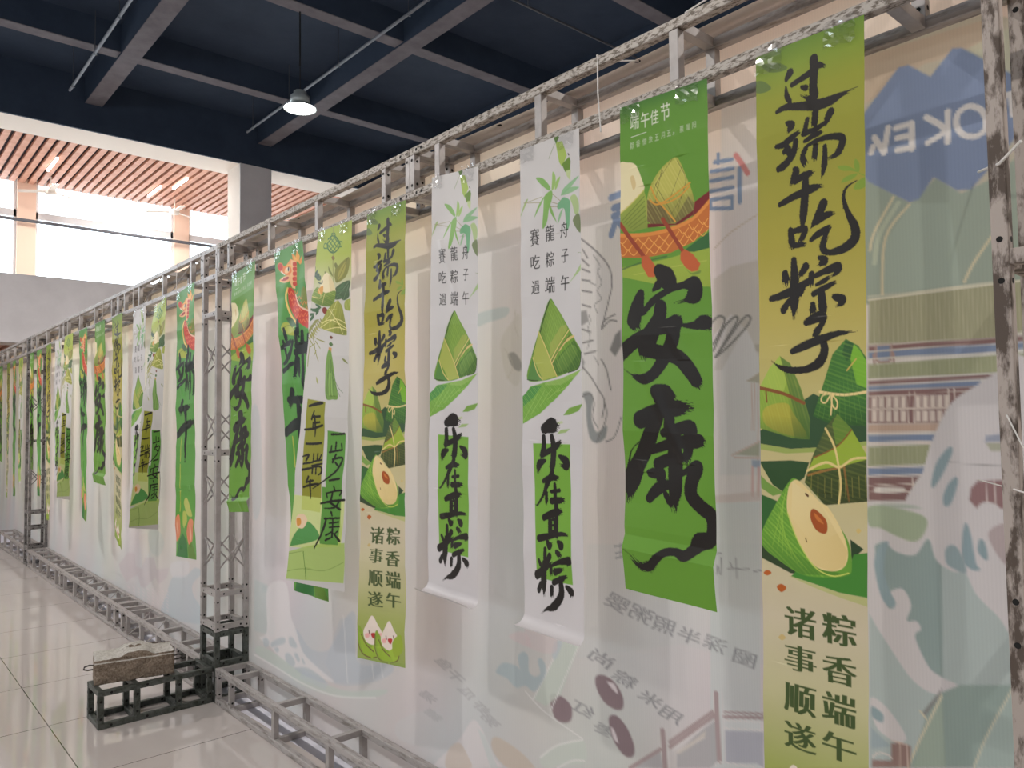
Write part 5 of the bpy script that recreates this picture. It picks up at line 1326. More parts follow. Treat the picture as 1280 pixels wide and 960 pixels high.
  ('b','bfaab0',60,[6575,204,50,6520,199,49]),
  ('b','bfaab0',60,[6575,178,50,6519,174,49]),
  ('b','bfaab0',60,[6574,152,50,6518,148,49]),
  ('b','bfaab0',60,[6451,322,49,6398,317,48]),
  ('b','bfaab0',60,[6451,297,49,6397,292,48]),
  ('b','bfaab0',60,[6450,271,49,6396,267,48]),
  ('b','bfaab0',60,[6449,246,48,6395,242,48]),
  ('b','bfaab0',60,[6448,221,48,6395,217,48]),
  ('b','bfaab0',60,[6447,196,48,6394,191,48]),
  ('b','bfaab0',60,[6447,171,48,6393,166,48]),
  ('b','bfaab0',60,[6328,337,47,6276,332,47]),
  ('b','bfaab0',60,[6327,313,47,6275,307,47]),
  ('b','bfaab0',60,[6326,288,47,6274,283,47]),
  ('b','bfaab0',60,[6326,263,47,6274,258,47]),
  ('b','bfaab0',60,[6325,238,47,6273,233,47]),
  ('b','bfaab0',60,[6324,213,47,6272,209,47]),
  ('b','bfaab0',60,[6324,188,47,6272,184,47]),
  ('b','bfaab0',60,[6208,352,46,6158,347,45]),
  ('b','bfaab0',60,[6207,328,46,6157,323,45]),
  ('b','bfaab0',60,[6207,303,46,6156,298,45]),
  ('b','bfaab0',60,[6206,279,46,6156,274,45]),
  ('b','bfaab0',60,[6205,254,46,6155,250,45]),
  ('b','bfaab0',60,[6205,230,46,6154,226,45]),
  ('b','bfaab0',60,[6204,206,46,6154,201,45]),
  ('b','bfaab0',60,[6092,367,45,6043,362,44]),
  ('b','bfaab0',60,[6091,343,45,6042,338,44]),
  ('b','bfaab0',60,[6091,319,45,6042,314,44]),
  ('b','bfaab0',60,[6090,294,45,6041,290,44]),
  ('b','bfaab0',60,[6089,270,45,6040,266,44]),
  ('b','bfaab0',60,[6089,246,45,6040,242,44]),
  ('b','bfaab0',60,[6088,222,45,6039,218,44]),
  ('p','a8b0a6',40,[7911,484,7669,563,7499,243,7896,185]),
  ('p','b4a8a0',40,[6809,704,6556,748,6521,595,6704,470]),
  ('q','93a8a6',60,[2338,2016,2264,2029,2146,2027,2160,1993,2264,1982,2329,1974]),
  ('q','98aab0',40,[4514,1678,4397,1628,4393,1134,4510,1077]),
  ('q','9eb0b2',40,[3050,2077,2947,2103,2898,1702,2987,1487,3089,1633]),
  ('q','95a8b0',50,[4642,2276,4507,2236,4481,1991,4639,2002]),
]
# ================================================================== THE HALL
FX, BX = 1.658, 1.858                      # front and back faces of the truss wall; fabric just behind
Y1, Y2, YW = 14.56, 15.4, 18.7             # edge beam, slat ceiling, far windows
# floor: polished 0.8 m tiles, joints on x = .876 + .8k, y = 4.01 + .8k
fm = material('polished_tile', 'bdb6ae', .045, 0, .85); nt = fm.node_tree; bs = nt.nodes['Principled BSDF']
tc = nt.nodes.new('ShaderNodeTexCoord'); sx = nt.nodes.new('ShaderNodeSeparateXYZ'); nt.links.new(tc.outputs['Object'], sx.inputs[0])
def mth(op, a, b=None):
    n = nt.nodes.new('ShaderNodeMath'); n.operation = op
    for k, v in enumerate((a, b)):
        if v is None: continue
        if isinstance(v, (int, float)): n.inputs[k].default_value = v
        else: nt.links.new(v, n.inputs[k])
    return n.outputs[0]
def joint(out, off): return mth('LESS_THAN', mth('ABSOLUTE', mth('SUBTRACT', mth('FRACT', mth('DIVIDE', mth('ADD', out, 80-off), .8)), .5)), .0032)
jj = mth('MAXIMUM', joint(sx.outputs[0], .876-.4), joint(sx.outputs[1], 4.01-.4))
nz = nt.nodes.new('ShaderNodeTexNoise'); nz.inputs['Scale'].default_value = 1.2; nz.inputs['Detail'].default_value = 8
mp = nt.nodes.new('ShaderNodeMapping'); mp.inputs['Scale'].default_value = (1, .25, 1); nt.links.new(tc.outputs['Object'], mp.inputs[0]); nt.links.new(mp.outputs[0], nz.inputs['Vector'])
cr = nt.nodes.new('ShaderNodeValToRGB'); cr.color_ramp.elements[0].position = .35; cr.color_ramp.elements[1].position = .65
cr.color_ramp.elements[0].color = (*lin('c0b6b2'), 1); cr.color_ramp.elements[1].color = (*lin('cec6c2'), 1); nt.links.new(nz.outputs['Fac'], cr.inputs['Fac'])
mx = nt.nodes.new('ShaderNodeMix'); mx.data_type = 'RGBA'; nt.links.new(jj, mx.inputs[0]); nt.links.new(cr.outputs[0], mx.inputs[6]); mx.inputs[7].default_value = (*lin('4a443e'), 1)
nt.links.new(mx.outputs[2], bs.inputs['Base Color'])
struct('floor', box(-9, 22, -9, 23, -.1, 0), fm)
struct('ceiling', box(-9, 22, -9, Y1, 7.65, 7.8), M['ceil'])
# coffer beams: dark sides, soffit colour greyed to stand for light from the floor
bx = [-8.9, -5.99, -2.93, .13, 3.19, 6.27, 9.33, 12.4, 15.5, 18.6, 21.9]; by = [-8.4, -5.3, -2.36, .58, 3.52, 6.46, 9.42, 12.4]
n_ = 0
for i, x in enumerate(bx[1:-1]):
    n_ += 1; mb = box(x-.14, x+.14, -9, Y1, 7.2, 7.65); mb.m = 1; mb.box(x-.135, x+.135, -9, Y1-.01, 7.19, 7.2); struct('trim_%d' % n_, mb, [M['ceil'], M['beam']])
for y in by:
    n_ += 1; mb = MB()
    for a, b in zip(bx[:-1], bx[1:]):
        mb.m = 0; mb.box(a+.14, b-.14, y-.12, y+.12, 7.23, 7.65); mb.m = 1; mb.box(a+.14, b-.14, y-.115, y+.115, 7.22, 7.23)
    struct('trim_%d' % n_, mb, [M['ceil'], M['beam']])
# edge beam with a cream soffit, column
mb = box(-9, 22, Y1, Y1+.05, 6.73, 7.8); mb.m = 1; mb.box(-9, 22, Y1+.05, Y2, 6.73, 7.8); struct('trim_30', mb, [M['ceil'], M['cream']])
mb = box(5.78, 6.42, Y1, Y1+.02, 4.1, 6.73); mb.m = 1; mb.box(5.78, 6.42, Y1+.02, 15.2, 4.1, 6.73); struct('trim_31', mb, [M['grey'], M['cream']])
# upper floor slab with its parapet, slats under it
mb = box(-9, 22, 14.7, 14.85, 3.0, 4.13); struct('wall_parapet', mb, M['grey'])
mb = box(-9, 22, 14.851, YW+.3, 3.2, 3.9); struct('trim_32', mb, M['wall'])
mb = box(-9, 22, 14.851, 15.3, 3.0, 3.2); struct('trim_33', mb, M['cream'])
def slats(name, y0, y1, z, x0, x1, pitch):
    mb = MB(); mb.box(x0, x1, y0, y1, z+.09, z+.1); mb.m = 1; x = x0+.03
    while x < x1-.1: mb.box(x, x+pitch*.62, y0, y1, z, z+.06); x += pitch
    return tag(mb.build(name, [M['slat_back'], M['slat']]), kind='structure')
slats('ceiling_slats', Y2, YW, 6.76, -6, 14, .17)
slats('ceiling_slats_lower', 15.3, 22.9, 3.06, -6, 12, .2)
struct('ceiling_far', box(-9, 22, Y2, YW+.3, 6.87, 7.0), M['wall'])
# far window wall: piers, transom rails, glass
for k, x in enumerate((-6.6, -3.45, -.3, 2.69, 5.85, 9, 12.15, 15.3)): struct('trim_%d' % (40+k), box(x, x+.34, YW, YW+.3, 3.9, 6.87), M['peach'])
struct('wall_far_end', box(15.64, 22, YW, YW+.3, 3.9, 6.87), M['wall']); struct('wall_far_start', box(-9, -6.6, YW, YW+.3, 3.9, 6.87), M['wall'])
struct('trim_50', box(-9, 22, YW-.02, YW+.1, 3.9, 4.2), M['wall'])
for k, (x0, x1) in enumerate(((-6.26, -3.45), (-3.11, -.3), (.04, 2.69), (3.03, 5.85), (6.19, 9), (9.34, 12.15), (12.49, 15.3))):
    w = thing('window_%d' % (k+1), None, None, ((x0+x1)/2, YW+.15, 4.2)); w['kind'] = 'structure'
    mb = box(x0, x1, YW+.1, YW+.18, 6.05, 6.2).box(x0, x1, YW+.1, YW+.18, 4.2, 4.26).box(x0, x1, YW+.1, YW+.18, 6.8, 6.87).box(x0+.001, x0+.05, YW+.1, YW+.18, 4.26, 6.8).box(x1-.05, x1-.001, YW+.1, YW+.18, 4.26, 6.8)
    mb.build('window_frame', M['rail'], w)
gm = bpy.data.materials.new('window_glass'); gm.use_nodes = True; g = gm.node_tree; g.nodes.remove(g.nodes['Principled BSDF'])
ta = g.nodes.new('ShaderNodeBsdfTransparent'); ta.inputs[0].default_value = (.95, .97, .98, 1); gl = g.nodes.new('ShaderNodeBsdfGlossy'); gl.inputs[1].default_value = .03; mxs = g.nodes.new('ShaderNodeMixShader'); mxs.inputs[0].default_value = .05
g.links.new(ta.outputs[0], mxs.inputs[1]); g.links.new(gl.outputs[0], mxs.inputs[2]); g.links.new(mxs.outputs[0], g.nodes['Material Output'].inputs[0])
for k, (x0, x1) in enumerate(((-6.26, -3.45), (-3.11, -.3), (.04, 2.69), (3.03, 5.85), (6.19, 9), (9.34, 12.15), (12.49, 15.3))):
    o = box(x0+.051, x1-.051, YW+.13, YW+.14, 4.261, 6.049).box(x0+.051, x1-.051, YW+.13, YW+.14, 6.201, 6.799).build('pane', gm); o.parent = bpy.data.objects['window_%d' % (k+1)]; o.matrix_parent_inverse = Matrix.Translation(-o.parent.location)
o = MB().tube([(-9, YW-.12, 5.94), (15, YW-.12, 5.94)], .035, 10).build('handrail_pipe', M['pipe']); tag(o, 'long steel pipe running across the bright far windows', 'pipe')
# room walls (the far ground floor, the sides, behind the photographer)
struct('wall_far', box(-9, 22, 23, 23.2, 0, 3.2), M['wall']); struct('wall_back', box(-9, 22, -9.2, -9, 0, 7.8), M['wall']); struct('wall_right', box(22, 22.2, -9, 23, 0, 7.8), M['wall'])
mb = box(-9.2, -9, -9, 23, 0, 3.1).box(-9.2, -9, -9, 23, 4.1, 7.8).box(-9.2, -9, -9, -6, 3.1, 4.1).box(-9.2, -9, 12, 23, 3.1, 4.1)
struct('wall_left', mb, M['wall'])
for k in range(4):  # unseen side windows, added to let fill daylight into the hall
    y0 = -6+k*4.5; w = thing('window_%d' % (20+k), None, None, (-9.1, y0+2.25, 3.1)); w['kind'] = 'structure'
    box(-9.14, -9.06, y0, y0+.07, 3.1, 4.1).box(-9.14, -9.06, y0+4.43, y0+4.5, 3.1, 4.1).box(-9.14, -9.06, y0+.07, y0+4.43, 3.1, 3.16).box(-9.14, -9.06, y0+.07, y0+4.43, 4.04, 4.1).build('window_frame', M['rail'], w)
    box(-9.11, -9.1, y0+.07, y0+4.43, 3.16, 4.04).build('pane', gm, w)

# ================================================================== TRUSS WALL
TW = .03
def holes(mb, pts, ax, r=.006):
    mb.m = 1
    for p in pts: mb.disc(p, ax, r)
    mb.m = 0
def truss(label, y0, y1, z0, rings, mat, wires=(), group=None, doubles=()):
    x0, x1, z1 = FX, BX, z0+.2
    t = thing('box_truss', label, 'truss', ((x0+x1)/2, (y0+y1)/2, z0), group)
    for (x, z) in ((x0, z0), (x0, z1-TW), (x1-TW, z0), (x1-TW, z1-TW)):
        mb = box(x, x+TW, y0+.001, y1-.001, max(z, .0015), z+TW)
        hp = [(x-.0006, yy+d, z+TW/2) for yy in (y0+.035, y1-.035) for d in (-.012, .03 if yy < (y0+y1)/2 else -.045)]
        if x == x0: holes(mb, hp, 'x', .0065)
        mb.build('chord', [mat if x == x0 else M['steel'], M['hole']], t, .003)
    for y in rings:
        a, b = y-TW/2, y+TW/2
        for x in (x0, x1-TW):
            mb = box(x+.001, x+TW-.001, a, b, z0+TW, z1-TW)
            if abs(y-y0) < .05 or abs(y-y1) < .05 or y in doubles: holes(mb, [(x-.0001, y, z0+TW+.02), (x-.0001, y, z1-TW-.02)], 'x', .006); holes(mb, [(x+TW/2, a-.0006, z0+TW+.025), (x+TW/2, a-.0006, z1-TW-.025)], 'y', .006)
            mb.build('upright', [M['steel_clean'], M['hole']], t, .002)
        for z in (z0, z1-TW): box(x0+TW, x1-TW, a, b, z+.001, z+TW-.001).build('crossbar', M['steel_clean'], t, .002)
    for (ya, yb) in wires:
        MB().tube([(x0+.015, ya, z1-TW), (x0+.015, yb, z0+TW)], .004, 6).build('brace_rod', mat, t)
        MB().tube([(x0+.02, ya+.01, z1-.012), (x1-.02, yb-.01, z1-.012)], .004, 6).build('brace_rod', mat, t)
    return t
S_, D_ = M['steel'], M['steel_dirty']
TOP, BOT = 'top trusses the banners hang from', 'floor trusses along the printed fabric'
truss('top truss section over the two nearest banners, dirt spattered', .486, 2.48, 2.475, [.502, .66, 1.214, 1.746, 2.298, 2.464], D_, (), TOP, (.66,))
truss('top truss section between the scratched joint and the middle tower', 2.48, 4.519, 2.475, [2.497, 2.674, 3.266, 3.793, 4.351, 4.503], D_, (), TOP, (2.674, 4.351))
truss('top truss section just beyond the middle tower, above a dragon banner', 4.771, 6.69, 2.475, [4.787, 4.98, 5.545, 6.11, 6.5, 6.674], S_, ((4.99, 5.4), (5.6, 6.05)), TOP)
truss('top truss section over the second bunch of narrow banners beyond the middle tower', 6.69, 8.69, 2.475, [6.706, 6.88, 7.435, 8.0, 8.5, 8.674], S_, ((6.9, 7.4),), TOP)
truss('top truss section running up to the dark far tower', 8.69, 10.399, 2.475, [8.706, 8.88, 9.51, 10.1, 10.383], S_, (), TOP)
truss('top truss section just past the dark far tower', 10.661, 12.6, 2.475, [10.677, 10.97, 11.6, 12.16, 12.584], S_, (), TOP)
truss('farthest top truss section, ending at the grey parapet', 12.6, 14.5, 2.475, [12.616, 13.2, 13.8, 14.484], S_, (), TOP)
truss('nearest floor truss, running out of the bottom of the picture', .486, 2.48, 0, [.502, .9, 1.46, 2.03, 2.464], S_, (), BOT)
truss('floor truss to the right of the middle tower foot', 2.48, 4.519, 0, [2.497, 2.61, 3.17, 3.74, 4.31, 4.503], S_, (), BOT, (4.31,))
truss('floor truss behind the concrete block, left of the middle tower', 4.771, 6.69, 0, [4.787, 5.0, 5.22, 5.62, 6.0, 6.35, 6.49, 6.674], S_, ((5.65, 5.98), (6.02, 6.33)), BOT, (5.22, 6.49))
truss('floor truss halfway between the two left towers', 6.69, 8.69, 0, [6.706, 6.9, 7.3, 7.7, 8.1, 8.5, 8.674], S_, ((6.92, 7.28), (7.32, 7.68), (7.72, 8.08)), BOT)
truss('floor truss reaching the dark far tower', 8.69, 10.399, 0, [8.706, 8.9, 9.3, 9.7, 10.1, 10.383], S_, ((8.92, 9.28), (9.32, 9.68)), BOT)
truss('floor truss past the dark far tower at the left picture edge', 10.661, 12.6, 0, [10.677, 11.1, 11.6, 12.1, 12.584], S_, (), BOT)

def tower(label, y0, y1, mat, low, rungs, xs, low_z=.4):
    x0, x1 = FX, BX; t = thing('truss_tower', label, 'truss tower', ((x0+x1)/2, (y0+y1)/2, 0), 'upright towers of the truss wall')
    for x in (x0, x1-TW):
        for y in (y0, y1-TW):
            mb = box(x, x+TW, y, y+TW, low_z, 2.675)
            hz = [r+.05 for r in rungs]+[r-.03 for r in rungs]
            holes(mb, [(x-.0006, y+TW/2, z) for z in hz if z > low_z and z < 2.66], 'x'); holes(mb, [(x+TW/2, y-.0006, z) for z in hz if z > low_z and z < 2.66], 'y')
            mb.build('post', [mat, M['hole']], t, .003)
            mb = box(x, x+TW, y, y+TW, 0, low_z-.001); holes(mb, [(x-.0006, y+TW/2, z) for z in (.05, .15, .25, .35)], 'x'); holes(mb, [(x+TW/2, y-.0006, z) for z in (.05, .15, .25, .35)], 'y')
            mb.build('foot_post', [low, M['hole']], t, .003)
    for z in rungs:
        m = low if z < low_z else mat; h = .03
        for x in (x0, x1-TW): 
            mb = box(x+.001, x+TW-.001, y0+TW, y1-TW, z, z+h); holes(mb, [(x+.0004, y0+TW+.03, z+h/2), (x+.0004, y1-TW-.03, z+h/2)], 'x'); mb.build('rung', [m, M['hole']], t, .002)
        for y in (y0, y1-TW):
            mb = box(x0+TW, x1-TW, y+.001, y+TW-.001, z, z+h); holes(mb, [(x0+TW+.02, y+.0004, z+h/2), (x1-TW-.02, y+.0004, z+h/2)], 'y'); mb.build('rung', [m, M['hole']], t, .002)
    for zc in xs:
        d = .085; c = TW/2
        for s in (1, -1):
            for x in (x0+c, x1-c): MB().tube([(x+s*.005, y0+TW-.005, zc-s*d), (x+s*.005, y1-TW+.005, zc+s*d)], .005, 6).build('brace_rod', mat, t)
            for y in (y0+c, y1-c): MB().tube([(x0+TW-.005, y+s*.005, zc-s*d), (x1-TW+.005, y+s*.005, zc+s*d)], .005, 6).build('brace_rod', mat, t)
    return t
tm = tower('grey middle truss tower with X braces and a dark green foot', 4.52, 4.77, M['steel_clean'], M['steel_dark'], [.001, .17, .2, .369, .41, .6, 1.42, 2.25, 2.475, 2.644], [2.0, 1.585, 1.21, .84])
tower('dark far truss tower at the left', 10.4, 10.66, M['steel_black'], M['steel_black'], [.001, .17, .2, .42, .6, 1.43, 2.25, 2.475, 2.644], [1.87, 1.02])
tower('nearest truss tower, peeling dirty post at the right picture edge', .23, .485, M['steel_peel'], M['steel_peel'], [.001, .17, .2, .6, 1.2, 1.885, 2.475, 2.644], [])

# foot of the middle tower with the concrete weight
ft = thing('outrigger_frame', 'low dark steel frame on the floor carrying the concrete block', 'steel frame', (1.35, 4.665, 0))
fx0, fx1, fy0, fy1 = 1.055, 1.655, 4.545, 4.785
for (y, z) in ((fy0, 0), (fy0, .17), (fy1-TW, 0), (fy1-TW, .17)):
    mb = box(fx0, fx1, y, y+TW, z+.001, z+TW); holes(mb, [(x, y-.0006, z+.016) for x in (1.12, 1.3, 1.44, 1.6)], 'y', .007); mb.build('rail', [M['steel_dark'], M['hole']], ft, .003)
for x in (fx0, 1.235, 1.455, fx1-TW):
    for y in (fy0, fy1-TW):
        mb = box(x, x+TW, y+.001, y+TW-.001, TW, .17); holes(mb, [(x+.015, y-.0001, .055), (x+.015, y-.0001, .145)], 'y', .007); holes(mb, [(x-.0006, y+.015, .055), (x-.0006, y+.015, .145)], 'x', .007); mb.build('upright', [M['steel_dark'], M['hole']], ft, .002)
    for z in (0, .17): box(x+.001, x+TW-.001, fy0+TW, fy1-TW, z+.002, z+TW-.001).build('crossbar', M['steel_dark'], ft, .002)

import bmesh
def concrete():
    root = thing('concrete_weight', 'rough concrete block with wire handles lying on the dark steel frame', 'concrete block', (1.28, 4.74, .2)); root.rotation_euler.z = -.2
    L, Wd, Hh = .2, .115, .13; nx, ny, nz_ = 40, 22, 14
    bm = bmesh.new(); bmesh.ops.create_cube(bm, size=1)
    bmesh.ops.subdivide_edges(bm, edges=bm.edges[:], cuts=24, use_grid_fill=True)
    from mathutils import noise
    for v in bm.verts:
        x, y, z = v.co.x*2*L, v.co.y*2*Wd, (v.co.z+.5)*Hh
        if z > Hh-.002:                                        # raised boss in the middle, worn edges
            b = max(0, 1-abs((x-.01)/.075)**4); z += .022*b - .008*(x > .1) - .006*abs(noise.noise(Vector((x*30, y*30, 1))))
            r = math.hypot(x-.005, y-.03)
            if r < .032: z -= .05*min(1, (.032-r)/.007)
        e = .012*noise.noise(Vector((x*18, y*18, z*18))) + .005*noise.noise(Vector((x*60, y*60, z*60)))
        k = 1 + e/.12; k -= .05*(z/Hh > .85)+.03*(abs(x) > .19)
        v.co = Vector((x*(1+.25*e/.1), y*k, max(z+(e*.5 if z > .01 else 0), .0)+.0))
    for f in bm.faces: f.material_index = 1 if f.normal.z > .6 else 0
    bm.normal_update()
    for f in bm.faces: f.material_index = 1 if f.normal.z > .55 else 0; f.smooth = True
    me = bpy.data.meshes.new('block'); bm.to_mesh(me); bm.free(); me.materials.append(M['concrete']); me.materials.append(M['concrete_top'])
    o = bpy.data.objects.new('block', me); COL.objects.link(o); o.parent = root; o.location.z = .002
    for s, y in ((-1, -.03), (1, -.07)):
        x = s*L*.96; h = MB().tube([(x, y-.02, .092), (x+s*.03, y-.022, .098), (x+s*.052, y-.012, .09), (x+s*.055, y+.012, .07), (x+s*.035, y+.022, .06), (x, y+.02, .062)], .004, 8).build('handle', M['rebar']); h.parent = root
concrete()
for k in range(3):
    o = box(1.70, 1.815, 5.27, 5.55, .004+k*.038, .036+k*.038).build('concrete_slab', M['foil'], None, .004)
    tag(o, ('lowest', 'middle', 'topmost')[k]+' grey slab of the stack inside the floor truss behind the block', 'slab', 'slabs stacked in the floor truss')

# ================================================================== PRINTED FABRIC
def yspace():
    a = [0.3]; 
    while a[-1] < 14.55: a.append(a[-1] + (.004 if a[-1] < 1.0 else min(.03, .004*(a[-1])**.75)))
    return np.array(a)
GAIN, CHROMA = 1.6, .66
ys = yspace(); zs = np.arange(0.02, 2.70, .0045)
U, V = np.meshgrid(ys*1000, zs*1000)
base = ramp(V, [(0, 'a8a8aa'), (600, 'aca9a9'), (1200, 'b6b0ae'), (2000, 'c0b8b2'), (2400, 'c6bcb4')])  # ground paler towards the top, standing in for light on the upper fabric
warm = np.clip((V-2250)/200, 0, 1)[..., None]; base = base*(1-warm*.6) + np.minimum(np.array(lin('ccaa92'))*GAIN, .86)*warm*.6  # peach glow of light through the fabric top, put into the colour
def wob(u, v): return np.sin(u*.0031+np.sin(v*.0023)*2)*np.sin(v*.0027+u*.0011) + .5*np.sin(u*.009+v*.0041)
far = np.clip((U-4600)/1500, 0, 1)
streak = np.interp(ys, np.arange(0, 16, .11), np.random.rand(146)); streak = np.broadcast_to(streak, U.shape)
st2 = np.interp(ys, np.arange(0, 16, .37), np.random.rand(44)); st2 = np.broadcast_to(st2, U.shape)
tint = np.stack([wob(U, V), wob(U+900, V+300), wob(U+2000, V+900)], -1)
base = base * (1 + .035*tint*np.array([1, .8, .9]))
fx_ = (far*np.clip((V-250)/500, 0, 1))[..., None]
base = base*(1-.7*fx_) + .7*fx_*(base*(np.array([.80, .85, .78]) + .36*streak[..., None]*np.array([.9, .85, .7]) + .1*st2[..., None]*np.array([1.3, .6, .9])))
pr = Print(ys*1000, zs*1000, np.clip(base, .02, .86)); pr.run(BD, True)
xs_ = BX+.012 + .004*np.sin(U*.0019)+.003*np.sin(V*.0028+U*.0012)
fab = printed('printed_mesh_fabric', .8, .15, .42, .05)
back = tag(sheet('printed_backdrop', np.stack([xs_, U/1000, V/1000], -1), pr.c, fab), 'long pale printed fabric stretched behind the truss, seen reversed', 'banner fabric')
white = material('fabric_hem_white', 'f2eae4', .8, 0, .2)
ny_ = 120; yy = np.linspace(.3, 14.55, ny_)
mb = MB(); prof = [(BX+.012, 2.69), (BX+.008, 2.70), (BX-.02, 2.702), (BX-.05, 2.695), (BX-.085, 2.684)]
for j, y in enumerate(yy):
    for (x, z) in prof: mb.v.append((x-.006*math.sin(y*3.1), y, z-.004*math.sin(y*4.3)))
for j in range(ny_-1):
    for k in range(len(prof)-1): a = j*len(prof)+k; mb.f.append((a, a+1, a+1+len(prof), a+len(prof))); mb.mi.append(0)
hem = mb.build('top_hem', white, back, 0, True)
mb = MB(); prof = [(BX+.012, .03), (BX-.002, .0012), (BX-.06, .0008), (BX-.115, .0008)]
for j, y in enumerate(yy):
    for (x, z) in prof: mb.v.append((x+.01*math.sin(y*2.3)+(.03*math.sin(y*.9) if x < 1.8 else 0), y, z))
for j in range(ny_-1):
    for k in range(len(prof)-1): a = j*len(prof)+k; mb.f.append((a, a+1, a+1+len(prof), a+len(prof))); mb.mi.append(0)
mb.build('bottom_hem', material('hem_lavender', 'dcdae4', .8), back, 0, True)
EYS = [.62, .93, 1.45, 2.1, 2.9, 3.75, 4.2, 5.2, 6.2, 7.1, 7.9]
for y in EYS: MB().disc((BX-.06, y, 2.689), 'z', .011, 12).build('eyelet', M['hole'], back)
# cords that tie the hem to the truss
def cord(label, pts, r=.0022): tag(MB().tube(pts, r, 6).build('tie_cord', M['cord']), label, 'cord', 'white cords on the truss wall')
def tie(y, label, tail=0, side=0):
    f = FX-.003
    p = [(BX-.06, y, 2.688), (FX+.035, y+.03, 2.655), (FX+.02, y+.035, 2.64), (f, y+.035, 2.642), (f, y+.035, 2.676), (FX+.02, y+.035, 2.679), (FX+.034, y+.02, 2.665), (BX-.062, y-.008, 2.687)]
    if tail: p = [(f-.006, y+.02, 2.64-tail), (f-.004, y+.03, 2.64-tail*.4), (f, y+.033, 2.65)] + p[4:] 
    cord(label, p)
    if side: cord(label.replace('cord', 'loose cord end', 1), [(f, y+.035, 2.679), (f-.02, y+.12, 2.672), (f-.03, y+.22, 2.653)])
tie(1.45, 'white cord with a long hanging tail left of the green banner', .2)
tie(.93, 'white cord looped round the truss left of the nearest banner', 0, .2)
tie(3.75, 'short white cord hanging above a green dragon banner', .14)
tie(5.2, 'white cord tied just beyond the middle tower', .16)
tie(6.2, 'white cord tied above the far white banner', .15)
tie(7.1, 'white cord tied above a far narrow green banner', .15)
cord('white cord crossing in front of the nearest dirty post', [(1.855, .56, 2.13), (1.64, .46, 2.075), (1.55, .40, 2.08)], .003)
cord('thin white thread stretched across the white printed wave', [(1.855, .585, 1.46), (1.65, .46, 1.46), (1.6, .40, 1.45)], .0015)
cord('thin white thread slanting beside the nearest post', [(1.653, .47, 1.60), (1.655, .43, 1.5)], .0015)

# ================================================================== HANGING BANNERS
vinyl = printed('glossy_banner_film', .42, .3)
tapem = bpy.data.materials.new('clear_tape'); tapem.use_nodes = True; g = tapem.node_tree; g.nodes.remove(g.nodes['Principled BSDF'])
ta = g.nodes.new('ShaderNodeBsdfTransparent'); gl = g.nodes.new('ShaderNodeBsdfGlossy'); gl.inputs[1].default_value = .12; mxs = g.nodes.new('ShaderNodeMixShader'); mxs.inputs[0].default_value = .16
g.links.new(ta.outputs[0], mxs.inputs[1]); g.links.new(gl.outputs[0], mxs.inputs[2]); g.links.new(mxs.outputs[0], g.nodes['Material Output'].inputs[0])
GAIN, CHROMA = 1.25, 1.0
KIND = {
 'T1': (1840, T1, [(0, '5c7a24'), (50, '74882a'), (120, '868a2c'), (300, '8c8830'), (480, '9a9038'), (650, 'aa9c50'), (800, 'b0a468'), (1100, 'b8ac82'), (1330, 'bcb096'), (1500, 'b2ac84'), (1680, '949c54'), (1840, '8a9850')]),
 'T2': (1350, T2, [(0, '3c6a24'), (40, '54802a'), (120, '58842a'), (1350, '5e8c2e')]),
 'T3': (1500, T3, [(0, 'b8b4b2'), (700, 'bcb8b8'), (1500, 'beb9ba')]),
 'T4': (1640, T4, [(0, '8c9c38'), (140, '9aa646'), (230, 'aeb078'), (320, 'b8b4a8'), (420, 'bcb8b4'), (1640, 'bcb8b6')]),
 'T5': (1700, T5, [(0, '3f7a3a'), (300, '4a863c'), (1700, '58903c')])}
